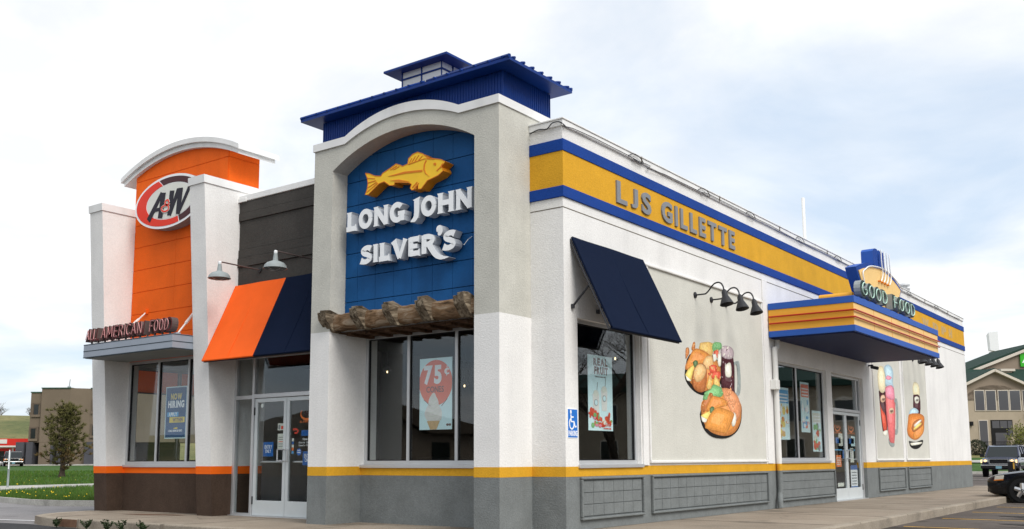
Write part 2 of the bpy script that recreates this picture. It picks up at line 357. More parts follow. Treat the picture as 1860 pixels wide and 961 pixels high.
FISHLINES = [[(-2.293,5.453),(-1.94,5.466),(-1.567,5.427),(-1.567,5.395),(-1.91,5.43),(-2.184,5.438)],[(-2.245,5.374),(-2.06,5.36),(-1.817,5.283),(-1.999,5.319),(-2.152,5.349)],[(-1.846,5.586),(-1.793,5.657),(-1.787,5.649),(-1.828,5.583)],[(-1.792,5.592),(-1.718,5.677),(-1.709,5.671),(-1.774,5.589)],[(-1.732,5.593),(-1.644,5.679),(-1.635,5.673),(-1.714,5.589)],[(-1.658,5.595),(-1.57,5.656),(-1.561,5.647),(-1.637,5.591)],[(-1.502,5.567),(-1.539,5.506),(-1.547,5.428),(-1.508,5.353),(-1.42,5.297),(-1.499,5.363),(-1.521,5.428),(-1.515,5.502),(-1.478,5.558)],[(-1.155,5.463),(-1.205,5.41),(-1.285,5.362),(-1.256,5.348),(-1.234,5.375),(-1.177,5.394)],[(-1.335,5.491),(-1.306,5.492),(-1.286,5.47),(-1.297,5.445),(-1.326,5.451),(-1.344,5.472)],[(-2.743,5.51),(-2.576,5.47),(-2.575,5.459),(-2.733,5.496)],[(-2.731,5.432),(-2.559,5.437),(-2.552,5.424),(-2.731,5.417)],[(-2.736,5.349),(-2.543,5.41),(-2.536,5.397),(-2.739,5.336)],[(-2.753,5.281),(-2.52,5.39),(-2.51,5.376),(-2.753,5.265)],[(-1.78,5.185),(-1.674,5.258),(-1.662,5.247),(-1.762,5.171)],[(-1.741,5.163),(-1.645,5.237),(-1.633,5.226),(-1.723,5.15)],[(-2.248,5.552),(-2.11,5.597),(-2.101,5.585),(-2.235,5.54)],[(-2.186,5.541),(-2.058,5.578),(-2.045,5.566),(-2.17,5.531)],[(-1.867,5.574),(-1.525,5.601),(-1.321,5.551),(-1.321,5.544),(-1.525,5.59),(-1.857,5.559)]]
AWSTROKES = [[(-9.094,6.432),(-9.53,5.913)],[(-9.039,6.428),(-9.124,5.907)],[(-9.334,6.105),(-9.097,6.096)],[(-8.747,6.424),(-8.816,5.919)],[(-8.802,5.916),(-8.531,6.42)],[(-8.463,6.432),(-8.52,5.906)],[(-8.514,5.905),(-8.137,6.448)]]
AWAMP = [[(-8.83,6.184),(-8.862,6.247),(-8.943,6.235),(-8.953,6.187),(-8.837,6.102),(-8.846,6.036),(-8.954,6.02),(-9.053,6.052),(-9.071,6.114),(-8.991,6.143),(-8.841,6.152),(-8.81,6.172)]]
AWOV = [(-9.955,6.211),(-9.215,6.568),(-9.19,6.606),(-8.491,5.767),(-8.438,5.759),(-9.543,6.078),(-9.602,6.292),(-9.146,6.573),(-9.403,5.904)]
MURAL1 = [('black',[(4.545,2.527),(4.528,2.401),(4.636,2.282),(4.887,2.17),(5.173,2.126),(5.372,2.153),(5.944,2.315),(6.026,2.7),(5.475,2.922),(4.739,2.816)]),('fry',[(5.16,3.025),(5.212,3.068),(5.666,3.104),(5.648,2.859),(5.249,2.881),(5.121,2.956)]),('lemon',[(5.663,3.071),(5.717,3.109),(5.707,2.964),(5.655,2.948)]),('brown',[(4.817,2.929),(4.896,3.043),(4.967,3.039),(4.945,2.919),(4.839,2.899)]),('brown',[(4.575,2.802),(4.605,2.91),(4.7,2.929),(4.717,2.835),(4.594,2.73)]),('fil',[(4.564,2.612),(4.813,2.854),(5.009,2.946),(5.4,2.915),(5.671,2.817),(5.461,2.724),(4.966,2.643),(4.582,2.53)]),('pot',[(5.263,2.73),(5.419,2.84),(5.623,2.857),(5.692,2.763),(5.631,2.627),(5.378,2.608),(5.268,2.654)]),('red',[(5.507,2.661),(5.663,2.706),(5.841,2.686),(5.78,2.549),(5.55,2.555)]),('salad',[(5.661,3.037),(5.743,3.112),(5.901,3.142),(6.059,3.134),(6.062,3.04),(5.836,2.964),(5.682,2.973)]),('red',[(5.732,2.955),(5.917,3.005),(5.907,2.869),(5.775,2.836)]),('pale',[(5.675,2.884),(5.807,2.917),(5.836,2.819),(5.708,2.765)]),('pale',[(5.884,2.912),(6.034,2.947),(6.017,2.721),(5.895,2.712)]),('red',[(5.448,2.537),(5.887,2.6),(6.015,2.565),(5.982,2.473),(5.593,2.448)]),('fry',[(5.381,2.283),(5.522,2.509),(5.593,2.448),(5.555,2.271),(5.428,2.242)]),('fry',[(5.664,2.365),(5.751,2.514),(5.924,2.403),(5.918,2.314),(5.736,2.303)]),('lemon',[(4.54,2.443),(4.677,2.558),(4.894,2.637),(4.838,2.506),(4.735,2.372),(4.594,2.353)]),('pale',[(4.54,2.443),(4.598,2.416),(4.735,2.368),(4.734,2.347),(4.594,2.353)]),('herb',[(4.849,2.687),(4.947,2.731),(5.042,2.708),(5.013,2.625),(4.892,2.605)]),('brown',[(4.784,2.396),(4.838,2.506),(4.99,2.644),(5.162,2.69),(5.332,2.659),(5.399,2.545),(5.359,2.325),(5.236,2.189),(5.007,2.177),(4.822,2.251)]),('pot',[(4.848,2.443),(4.888,2.552),(5.014,2.646),(5.162,2.683),(5.317,2.647),(5.36,2.553),(5.217,2.413),(4.97,2.345)]),('cola',[(6.051,2.893),(6.572,2.913),(6.589,2.306),(6.555,2.236),(6.007,2.319)]),('ice',[(6.03,2.891),(6.05,3.016),(6.162,3.094),(6.434,3.107),(6.594,3.041),(6.571,2.906),(6.305,2.857)]),('pale',[(6.188,2.734),(6.436,2.799),(6.454,2.549),(6.199,2.532)]),('steel',[(6.603,2.823),(6.774,2.859),(6.855,2.808),(6.884,2.485),(6.836,2.251),(6.718,2.187),(6.59,2.192),(6.595,2.25),(6.696,2.255),(6.759,2.477),(6.737,2.752),(6.685,2.795),(6.599,2.765)]),('black',[(5.077,1.777),(5.117,1.651),(5.253,1.506),(5.518,1.404),(5.873,1.371),(6.243,1.394),(6.576,1.489),(6.783,1.63),(6.874,1.838),(6.792,2.065),(5.939,2.248),(5.318,2.086)]),('fil',[(5.123,1.736),(5.282,1.57),(5.523,1.469),(5.928,1.422),(6.3,1.439),(6.579,1.523),(6.788,1.687),(6.861,1.884),(6.794,2.088),(6.101,2.302),(5.574,2.185),(5.164,1.993)]),('shr',[(5.993,2.274),(6.208,2.312),(6.529,2.258),(6.743,2.154),(6.84,1.975),(6.768,1.789),(6.538,1.691),(6.439,1.824),(6.237,1.995),(6.087,2.123)]),('salad',[(5.229,2.081),(5.299,2.181),(5.528,2.248),(5.662,2.343),(5.866,2.322),(5.995,2.296),(6.037,2.165),(5.825,2.11),(5.516,2.073),(5.241,2.043)]),('brown',[(5.134,1.906),(5.215,2.027),(5.44,2.059),(5.473,2.18),(5.622,2.144),(5.405,1.917),(5.201,1.824)]),('fil',[(5.252,1.847),(5.518,2.095),(5.672,2.135),(6.19,2.083),(6.236,1.984),(5.915,1.938),(5.6,1.838)]),('lemon',[(5.101,1.767),(5.475,1.855),(5.484,1.758),(5.315,1.689),(5.121,1.715)]),('pale',[(5.09,1.752),(5.34,1.696),(5.263,1.644),(5.132,1.662)]),('herb',[(5.453,1.898),(5.557,1.941),(5.656,1.916),(5.598,1.816),(5.473,1.823)]),('pale',[(6.387,1.844),(6.552,1.861),(6.61,1.761),(6.532,1.624),(6.396,1.62)]),('fil2',[(5.26,1.612),(5.393,1.745),(5.681,1.906),(5.889,1.937),(6.443,1.869),(6.49,1.78),(6.198,1.504),(6.036,1.468),(5.328,1.529),(5.248,1.57)])]
MURAL2 = [('cola',[(15.986,2.783),(16.605,2.774),(16.606,1.755),(16.385,1.612),(16.201,1.65),(16.081,2.017)]),('red',[(16.02,2.454),(16.179,2.296),(16.485,2.14),(16.543,1.781),(16.305,1.693),(16.155,1.91)]),('pale',[(16.164,1.704),(16.557,1.754),(16.555,1.643),(16.381,1.59),(16.196,1.622)]),('cream',[(15.949,3.195),(16.104,3.427),(16.303,3.476),(16.535,3.431),(16.678,3.158),(16.569,2.842),(16.309,2.739),(15.997,2.839)]),('peach',[(16.09,2.581),(16.201,2.67),(16.445,2.696),(16.546,2.617),(16.491,2.531),(16.262,2.484),(16.106,2.513)]),('sky',[(16.573,3.377),(16.693,3.499),(17.002,3.565),(17.313,3.516),(17.465,3.354),(17.361,3.087),(17.384,2.944),(16.64,2.959),(16.689,3.216)]),('pink',[(16.713,3.189),(16.893,3.258),(17.287,3.226),(17.019,3.138),(16.744,3.149)]),('pinkc',[(16.61,2.901),(16.888,2.973),(17.338,2.971),(17.459,2.805),(17.447,2.23),(17.18,1.4),(16.787,1.424),(16.655,1.756),(16.566,2.31)]),('pink',[(16.604,2.872),(16.888,2.973),(17.338,2.971),(17.424,2.63),(16.677,2.637)]),('peach',[(16.804,2.278),(16.918,2.358),(17.222,2.378),(17.31,2.311),(17.245,2.237),(16.887,2.196)]),('steel',[(17.424,2.63),(17.684,2.643),(17.749,2.298),(17.601,1.719),(17.332,1.657),(17.381,1.8),(17.49,1.831),(17.561,2.291),(17.504,2.519),(17.407,2.543)]),('steel',[(16.661,1.534),(16.787,1.424),(17.18,1.4),(17.112,1.31),(16.817,1.327),(16.669,1.423)])]
MURAL3 = [('cream',[(19.437,3.06),(19.549,3.204),(19.791,3.25),(20.132,3.193),(20.239,2.981),(20.113,2.85),(19.751,2.807),(19.475,2.864)]),('cola',[(19.471,2.849),(20.174,2.853),(20.113,2.324),(19.421,2.36)]),('pale',[(19.571,2.777),(19.814,2.829),(20.099,2.787),(20.008,2.644),(19.707,2.609),(19.582,2.671)]),('sky',[(18.903,2.311),(19.091,2.408),(19.561,2.472),(19.951,2.395),(19.75,2.28),(18.996,2.225)]),('bunc',[(18.573,1.797),(18.746,2.097),(18.949,2.268),(19.993,2.319),(20.552,2.245),(20.525,2.026),(20.346,1.774),(19.951,1.613),(19.467,1.53),(19.018,1.554),(18.651,1.652)]),('fil',[(19.141,1.6),(19.415,1.816),(20.275,1.989),(20.511,1.964),(20.338,1.743),(19.83,1.596),(19.352,1.529)]),('brown',[(19.03,1.867),(19.354,2.055),(20.077,2.168),(20.353,2.068),(20.204,1.941),(19.287,1.753)]),('pale',[(19.334,1.964),(20.07,2.137),(20.18,2.094),(19.435,1.907)]),('lemon',[(19.254,1.857),(20.049,2.044),(20.182,2.002),(19.358,1.814)]),('black',[(18.694,1.49),(19.453,1.47),(20.232,1.541),(20.14,1.401),(19.641,1.276),(19.125,1.272),(18.806,1.344)]),('pale',[(18.825,1.433),(20.098,1.478),(19.965,1.415),(18.976,1.36)])]
CABLE = [(0.74,5.837),(0.99,5.871),(1.57,5.887),(2.63,5.876),(3.0,5.862),(3.24,5.881),(3.4,5.881),(3.27,5.811),(3.89,5.859),(5.33,5.862),(5.62,5.896),(7.42,5.883),(8.01,5.876)]
WEEDS = [(-8.029,-1.25),(-7.725,-1.05),(-7.507,-0.907),(-7.198,-0.703)]

# ================================================================== GROUND AND SETTING
def asphalt(name, c1, c2, stain=0, sc=2.2, rough=.9):
    m=mat(name,c1,rough,.0,1,.5,90); t=m.node_tree; b=t.nodes['Principled BSDF']
    g=t.nodes.new('ShaderNodeNewGeometry')
    n=t.nodes.new('ShaderNodeTexNoise'); n.inputs['Scale'].default_value=sc*.12; n.inputs['Detail'].default_value=8; n.inputs['Roughness'].default_value=.65
    t.links.new(g.outputs['Position'],n.inputs['Vector'])
    r=t.nodes.new('ShaderNodeValToRGB'); r.color_ramp.elements[0].position=.35; r.color_ramp.elements[1].position=.65
    r.color_ramp.elements[0].color=(*c1,1); r.color_ramp.elements[1].color=(*c2,1); t.links.new(n.outputs['Fac'],r.inputs[0])
    f=t.nodes.new('ShaderNodeTexNoise'); f.inputs['Scale'].default_value=40; f.inputs['Detail'].default_value=3; t.links.new(g.outputs['Position'],f.inputs['Vector'])
    fr=t.nodes.new('ShaderNodeMapRange'); fr.inputs[1].default_value=.3; fr.inputs[2].default_value=.7; fr.inputs[3].default_value=.78; fr.inputs[4].default_value=1.2; t.links.new(f.outputs['Fac'],fr.inputs[0])
    mu=t.nodes.new('ShaderNodeMixRGB'); mu.blend_type='MULTIPLY'; mu.inputs[0].default_value=1; t.links.new(r.outputs[0],mu.inputs[1]); t.links.new(fr.outputs[0],mu.inputs[2])
    last=mu.outputs[0]
    if stain:
        v=t.nodes.new('ShaderNodeTexNoise'); v.inputs['Scale'].default_value=.75; v.inputs['Detail'].default_value=3; t.links.new(g.outputs['Position'],v.inputs['Vector'])
        vr=t.nodes.new('ShaderNodeMapRange'); vr.inputs[1].default_value=.56; vr.inputs[2].default_value=.68; vr.inputs[3].default_value=1; vr.inputs[4].default_value=1-stain; t.links.new(v.outputs['Fac'],vr.inputs[0])
        m2=t.nodes.new('ShaderNodeMixRGB'); m2.blend_type='MULTIPLY'; m2.inputs[0].default_value=1; t.links.new(last,m2.inputs[1]); t.links.new(vr.outputs[0],m2.inputs[2]); last=m2.outputs[0]
    t.links.new(last,b.inputs['Base Color']); return m
M['asph'] = asphalt('parking_asphalt',(.075,.062,.055),(.14,.12,.105),.7)
M['asphd']= asphalt('fresh_dark_asphalt',(.030,.031,.034),(.048,.048,.05),0)
M['asphl']= asphalt('worn_lane_concrete',(.19,.18,.18),(.26,.25,.25),.3)
M['conc'] = asphalt('sidewalk_concrete',(.235,.195,.152),(.345,.29,.23),.38,4)
M['kerb'] = asphalt('kerb_concrete',(.27,.23,.18),(.36,.31,.25),.35,9)
M['kerbl']= asphalt('grey_kerb_concrete',(.34,.33,.30),(.48,.47,.43),.35,9)
M['rust'] = mat('rusty_kerb_stain',(.17,.095,.06),.9,.35,8,.3,60)
M['joint']= mat('concrete_joint_and_shade',(.16,.14,.115),.9)
M['lawn'] = asphalt('lawn_soil_grass',(.030,.075,.014),(.055,.115,.022),.3,8)
M['earth']= asphalt('dry_grass',(.11,.11,.045),(.19,.165,.08),.3,1.2)
M['hill'] = asphalt('hill_grass',(.10,.115,.04),(.27,.23,.10),.35,.25)
M['ypaint']=mat('yellow_road_paint',(.62,.36,.06),.8,.35,6)
M['wpaint']=mat('white_road_paint',(.62,.62,.62),.8,.3,6)

struct('ground', MB().flat(UPF(-.24),[(-1800,-1800),(1800,-1800),(1800,1800),(-1800,1800)],0,M['earth']))
pk=MB().flat(UPF(-.15),[(-62,-80),(70,-80),(70,84),(-13.2,84),(-13.2,-3),(-62,-3)],0,M['asph']); struct('parking_lot',pk)
lane=MB().flat(UPF(-.146),[(-62,-2.2),(-9.2,-2.2),(-9.2,-.5),(-10.4,.3),(-10.6,50),(-14.6,50),(-14.6,8),(-18,7),(-30,9),(-62,16),(-70,16),(-70,-2.2)],0,M['asphl']); struct('drive_lane',lane)
fd=MB().flat(UPF(-.142),[(-40,-9),(3.2,-9),(3.2,-1.5),(-8.6,-1.5),(-9.8,-1.35),(-12,-1.6),(-40,-2.6)],0,M['asphd']); struct('patched_asphalt',fd)

# pavement round the building, with a real kerb step, its slabs split by joints
rim=[(-10.75,1.0),(-10.72,.35),(-10.6,-.3),(-10.35,-.85),(-9.95,-1.2),(-9.4,-1.38),(-8.6,-1.46),(-6,-1.42),(2.2,-1.3),(2.9,-1.05),(3.25,-.4),(3.34,.6),(3.34,5.5),(3.28,11),(3.26,27.6),(2.9,28.2),(.4,28.2),(.4,1.0)]
sw=MB().poly(UPF(-.2),rim,0,.2,M['conc']); so_=struct('sidewalk',sw)
kb=MB()
def kerbring(mb,pts,w_,z0,z1,m,closed=False): mb.stroke(UPF(0),pts,w_,z0,z1,m,closed=closed)
edge=rim[1:15]
inn=[(x+(.08 if x<-9 else (-.08 if x>2.5 else 0)), y+(.08 if y<-.3 else 0)) for x,y in edge]
kerbring(kb,inn,.18,-.19,.008,M['kerb'])
pa=bpy.data.objects.new('kerb',kb.mesh('kerb')); COL.objects.link(pa); pa.parent=so_; b_=pa.modifiers.new('Bevel','BEVEL'); b_.width=.02; b_.segments=2
j=MB()
for y in [1.6,4.2,6.8,9.4,12,14.6,17.2,19.8,22.4,25]: j.box(.6,3.16,y-.007,y+.007,-.02,.0035,M['joint'])
for x in [-9.2,-7.6,-5.4,-2.9,-.4]: j.box(x-.007,x+.007,-1.3,.9 if x<-4 else .0,-.02,.0035,M['joint'])
o=bpy.data.objects.new('joint',j.mesh('joint')); COL.objects.link(o); o.parent=so_
kj=MB()
def kx(y): return 3.351 if y<5.5 else (3.351-.06*(y-5.5)/5.5 if y<11 else 3.291-.02*(y-11)/16.6)
for y in [2.1,4.9,7.7,10.5,13.3,16.1,18.9,21.7]: kj.box(3.2,kx(y),y-.003,y+.003,-.15,.0085,M['joint'])
for x in [-8.0,-5.6,-3.2]: kj.box(x-.004,x+.004,-1.475,-1.3,-.15,.0105,M['joint'])
o=bpy.data.objects.new('joint',kj.mesh('kerb_joint')); COL.objects.link(o); o.parent=so_
rs=MB().poly(UPF(-.13),[(-8.62,-1.467),(-8.05,-1.459),(-8.05,-1.44),(-8.62,-1.44)],0,.13,M['rust'])
rs.v=[(x,y-.012 if y<-1.45 else y,z) for x,y,z in rs.v]
o=bpy.data.objects.new('rust_stain',rs.mesh('rust_stain')); COL.objects.link(o); o.parent=so_
rs2=MB().flat(UPF(.004),[(-8.95,-.05),(-8.4,.0),(-7.7,.25),(-7.55,.42),(-8.0,.38),(-8.7,.2)],0,M['rust'])
o=bpy.data.objects.new('rust_stain',rs2.mesh('rust_stain')); COL.objects.link(o); o.parent=so_

ck=MB(); rc=random.Random(4)
def crack(mb,x,y,a,n,z,wd,m,st=.22):
    pts=[(x,y)]
    for _ in range(n): a+=rc.uniform(-.6,.6); x+=math.cos(a)*st; y+=math.sin(a)*st; pts.append((x,y))
    for k in range(len(pts)-1):
        (x0,y0),(x1,y1)=pts[k],pts[k+1]; l=math.hypot(x1-x0,y1-y0); nx,ny=-(y1-y0)/l*wd*.5,(x1-x0)/l*wd*.5
        mb.flat(UPF(z),[(x0+nx,y0+ny),(x1+nx,y1+ny),(x1-nx,y1-ny),(x0-nx,y0-ny)],0,m)
for x,y,a,n in ((1.0,6.4,.4,9),(1.3,11.2,.1,8),(2.2,15.0,-.6,8),(.9,18.8,.5,9),(-6.2,-1.2,1.4,8)): crack(ck,x,y,a,n,.0042,.010,M['joint'])
o=bpy.data.objects.new('crack',ck.mesh('crack')); COL.objects.link(o); o.parent=so_; o['kind']='stuff'
ck2=MB(); M['tar']=mat('tar_seal',(.02,.019,.018),.7)
for x,y,a,n in ((3.6,8.2,.5,16),(3.7,11.0,.2,18),(4.2,13.8,.3,16),(3.6,16.2,-.2,14),(3.9,5.6,.8,14)): crack(ck2,x,y,a,n,-.1445,.03,M['tar'],.3)
struct('tar_seams',ck2)
st=MB(); M['oil']=mat('oil_stain',(.022,.019,.017),.75,.4,5.)
for x,y,rx_,ry_ in ((5.6,8.2,.75,.32),(5.4,10.7,.95,.4),(5.8,13.4,.8,.35),(5.2,16.0,.6,.3),(6.8,9.6,.5,.3)): st.flat(UPF(-.1448),[(x+rx_*math.cos(t)*(1+.18*math.sin(3*t+x)+.1*math.sin(7*t)),y+ry_*math.sin(t)*(1+.2*math.sin(4*t+y))) for t in [2*math.pi*i/28 for i in range(28)]],0,M['oil'])
struct('oil_stains',st)
# painted bay lines
pl=MB()
def line(mb,a,b,w_,m,z=-.146):
    a=Vector(a); b=Vector(b); t=(b-a).normalized(); n=Vector((-t.y,t.x))*w_/2
    mb.flat(UPF(z),[tuple(a+n),tuple(b+n),tuple(b-n),tuple(a-n)],0,m)
for y in (4.0,6.75,9.45,12.1,14.75,17.4,20.1,22.8): line(pl,(3.5,y),(8.8,y-.25),.10,M['ypaint'])
struct('bay_markings',pl)
pl2=MB()
for x in (-9.4,-6.7,-4.0,-1.3,1.4): line(pl2,(x,75.5),(x+.2,70.6),.10,M['ypaint'])
line(pl2,(-6,47),(8,47),.15,M['wpaint']); line(pl2,(-9,64),(1,65.5),.15,M['wpaint'])
line(pl2,(-16,-1.9),(-10.6,-.75),.14,M['wpaint'],-.139)
struct('lane_markings',pl2)

# lawn, kerb, path on the left
kerbp=[(-62,12),(-30,5.4),(-24,4.2),(-20.5,3.33),(-17.8,2.85),(-16.4,2.92),(-15.4,3.4),(-14.4,4.6),(-13.9,7),(-13.8,50)]
farp=[(-145,18),(-128,28),(-122,32),(-117,36),(-113,40),(-109,45),(-105,52),(-100,60),(-95,70),(-60,120)]
def lawn_pt(s,t):
    s=max(0,min(.9999,s))*(len(kerbp)-1); i=int(s); q=s-i
    a=Vector(kerbp[i]).lerp(Vector(kerbp[i+1]),q); b=Vector(farp[i]).lerp(Vector(farp[i+1]),q); p=a.lerp(b,t)
    return (p.x,p.y,-.03+.5*t*t)
lm=MB(); nu,nv=45,16; vs=[]; fs=[]
for jv in range(nv+1):
    for iu in range(nu+1): vs.append(lawn_pt(iu/nu,(jv/nv)**1.5))
for jv in range(nv):
    for iu in range(nu): a=jv*(nu+1)+iu; fs.append((a,a+1,a+nu+2,a+nu+1))
lm.add(vs,fs,M['lawn']); struct('lawn',lm)
def smooth_path(p,n=6):
    res=[]
    for i in range(len(p)-1):
        a=Vector(p[max(i-1,0)]);b=Vector(p[i]);c=Vector(p[i+1]);d=Vector(p[min(i+2,len(p)-1)])
        for k in range(n):
            t=k/n; res.append(tuple(.5*((2*b)+(c-a)*t+(2*a-5*b+4*c-d)*t*t+(3*b-a-3*c+d)*t**3)))
    return res+[p[-1]]
ks=MB(); kp=smooth_path(kerbp); ks.stroke(UPF(0),kp,.17,-.2,.0,M['kerbl'])
k2=struct('lawn_kerb',ks); b_=k2.modifiers.new('Bevel','BEVEL'); b_.width=.035; b_.segments=3
path=[(-21,-1),(-25.9,5.95),(-27.6,8.44),(-29.5,11.5),(-38,25),(-60,60)]; pfar=[(-28,0.5),(-30.8,8.35),(-31.0,10.4),(-31.3,12.5),(-39.5,25.8),(-61.5,61)]
pm=MB(); pm.poly(UPF(-.06),path[1:]+pfar[:0:-1],0,.11,M['kerbl']); struct('path',pm)
fk=MB().stroke(UPF(0),[(-135,24),(-112,46),(-100,62),(-92,76)],2.2,.0,.62,M['kerbl']); struct('far_kerb',fk)

# hills all round
hm=MB(); vs=[]; fs=[]; nn=96
for ring in range(5):
    for k in range(nn):
        a=2*math.pi*k/nn
        r=(200,245,300,420,900)[ring]; hfac=(0,.45,1,1.15,1.3)[ring]
        h=9+5*math.sin(a*3+1.1)+3*math.sin(a*7+.4)+1.5*math.sin(a*13)
        th=math.degrees(a)%360
        if 150<th<170: h=max(h,14.2)
        vs.append((r*math.cos(a),r*math.sin(a),-.3+hfac*h))
for ring in range(4):
    for k in range(nn): fs.append((ring*nn+k,ring*nn+(k+1)%nn,(ring+1)*nn+(k+1)%nn,(ring+1)*nn+k))
hm.add(vs,fs,M['hill']); struct('hills',hm,60)

# ================================================================== THE RESTAURANT
B = thing('restaurant_building','white fast food building with grey base, yellow stripe, blue roofed tower and orange tower','building',(-5.1,13,0))
SW=.579; YE=26.815; BZ,SZ=.758,.9
def cells(name,P,u0,u1,v0,v1,d0,d1,m,openings=(),parent=B):
    mb=MB(); us=sorted({u0,u1,*[x for o in openings for x in o[:2] if u0<x<u1]}); vs_=sorted({v0,v1,*[x for o in openings for x in o[2:] if v0<x<v1]})
    for a,b in zip(us,us[1:]):
        for c,d in zip(vs_,vs_[1:]):
            cu,cv=(a+b)/2,(c+d)/2
            if any(o[0]<cu<o[1] and o[2]<cv<o[3] for o in openings): continue
            mb.pbox(P,a,b,c,d,d0,d1,m)
    return part(name,mb,parent)
# --- long side wall
S=SD(SW)
W1=(1.12,2.955,.9,3.05); W2=(8.75,11.85,.93,3.03); D2=(12.22,14.64,-.01,3.02)
side_op=[W1,W2,D2]
cells('base_wall',S,.774,YE,-.1,BZ,-.25,0,M['grey'],side_op)
cells('stripe',S,.774,YE,BZ,SZ,-.25,.002,M['yellow'],side_op)
cells('upper_wall',S,.774,YE,SZ,5.86,-.25,0,M['white'],side_op)
# front return beside the tower
for n_,a,b,m in (('base_wall',-.1,BZ,'grey'),('upper_wall',SZ,5.86,'white')): part(n_,MB().box(-.02,SW-.25,.774,1.02,a,b,M[m]),B)
part('stripe',MB().box(-.02,SW-.25,.772,1.02,BZ,SZ,M['yellow']),B)
# belt of bands under the parapet
part('band',MB().box(.001,SW+.028,.746,YE+.02,4.792,4.958,M['blueband']),B,bevel=.006)
part('band',MB().box(.001,SW+.014,.760,YE+.01,4.958,5.485,M['yellow']),B)
part('band',MB().box(.001,SW+.028,.746,YE+.02,5.485,5.663,M['blueband']),B,bevel=.006)
part('joint_line',MB().box(.001,SW+.003,.771,YE,4.634,4.648,M['joint']),B)
cop=MB().box(.001,SW+.03,.744,YE+.03,5.86,5.955,M['cap']); cop.box(.001,SW+.045,.729,YE+.045,5.955,5.98,M['cap'])
part('coping',cop,B,bevel=.006)
cjn=MB()
for y in [3.1+3.05*i for i in range(8)]: cjn.box(SW,SW+.0475,y-.004,y+.004,5.862,5.9815,M['joint'])
part('coping_joint',cjn,B)
# rear, west and roof
part('rear_wall',MB().box(-10.83,SW-.25,YE-.25,YE,-.1,5.86,M['white']),B)
cells('west_wall',lambda u,v,d:(-10.58-d,u,v),1.06,YE-.25,-.1,5.86,0,.25,M['white'],[(1.2,4.6,.95,3.0)])
part('flat_roof',MB().box(-10.6,.33,1.4,YE-.2,5.35,5.5,M['cap']),B)
part('coping',MB().box(-10.86,-10.55,1.6,YE,5.862,5.98,M['cap']).box(-10.55,SW-.24,YE-.28,YE+.03,5.862,5.98,M['cap']),B)
# interior shell
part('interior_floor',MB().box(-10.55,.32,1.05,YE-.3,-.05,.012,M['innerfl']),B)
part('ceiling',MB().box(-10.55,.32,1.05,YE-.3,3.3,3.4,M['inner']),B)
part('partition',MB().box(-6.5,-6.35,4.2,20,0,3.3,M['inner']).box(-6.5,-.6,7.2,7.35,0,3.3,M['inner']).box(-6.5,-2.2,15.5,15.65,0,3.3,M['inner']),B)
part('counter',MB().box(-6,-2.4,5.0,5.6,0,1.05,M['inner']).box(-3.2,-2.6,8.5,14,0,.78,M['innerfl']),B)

def window(P,u0,u1,v0,v1,mull,d=-.10,fw_=.055,gm='glass',fm='alu',sill=True,parent=B,trans=None):
    mb=MB(); dp=.07
    mb.pbox(P,u0,u1,v1-fw_,v1,d-dp,d+.012,M[fm]); mb.pbox(P,u0,u1,v0,v0+fw_,d-dp,d+.012,M[fm])
    mb.pbox(P,u0,u0+fw_,v0+fw_,v1-fw_,d-dp,d+.010,M[fm]); mb.pbox(P,u1-fw_,u1,v0+fw_,v1-fw_,d-dp,d+.010,M[fm])
    wn=part('window',mb,parent,bevel=.004)
    us=[u0+fw_]+list(mull)+[u1-fw_]
    for x in mull: part('mullion',MB().pbox(P,x-.028,x+.028,v0+fw_,v1-fw_,d-dp,d+.008,M[fm]),wn,bevel=.004)
    for a,b in zip(us,us[1:]):
        a2=a+(.028 if a in mull else 0); b2=b-(.028 if b in mull else 0)
        gk=MB()
        for q in ((a2,a2+.014,v0+fw_,v1-fw_),(b2-.014,b2,v0+fw_,v1-fw_),(a2+.014,b2-.014,v1-fw_-.014,v1-fw_),(a2+.014,b2-.014,v0+fw_,v0+fw_+.014)): gk.pbox(P,*q,d-.05,d-.012,M['darkfr'])
        part('gasket',gk,wn)
        part('pane',MB().pbox(P,a2+.004,b2-.004,v0+fw_+.004,v1-fw_-.004,d-.034,d-.026,M[gm]),wn)
    if sill: part('sill',MB().pbox(P,u0-.02,u1+.03,v0-.055,v0,d-.05,.035,M[fm]),wn,bevel=.006)
    return wn
window(S,1.12,2.955,.93,3.05,[],d=-.08)
window(S,8.75,11.85,.96,3.03,[10.11],d=-.08)
# white pier strips and mouldings on the side wall
part('pilaster',MB().pbox(S,2.99,3.16,.902,4.15,0,.03,M['white']),B,bevel=.008)
part('pilaster',MB().pbox(S,8.14,8.40,.902,4.64,0,.02,M['white']),B,bevel=.008)
def wallpanel(u0,u1,v0,v1):
    w_=part('wall_panel',MB().pbox(S,u0,u1,v0,v1,0,.008,M['panelb']),B)
    for q in ((u0-.045,u1+.045,v1,v1+.045),(u0-.045,u1+.045,v0-.045,v0)): part('moulding',MB().pbox(S,*q,0,.045,M['white']),w_,bevel=.012)
    for q in ((u0-.045,u0,v0+.001,v1-.001),(u1,u1+.045,v0+.001,v1-.001)): part('moulding',MB().pbox(S,*q,0,.028,M['white']),w_,bevel=.01)
wallpanel(3.26,8.04,.98,4.15); wallpanel(15.52,18.06,.98,4.15); wallpanel(18.42,20.96,.98,4.15)
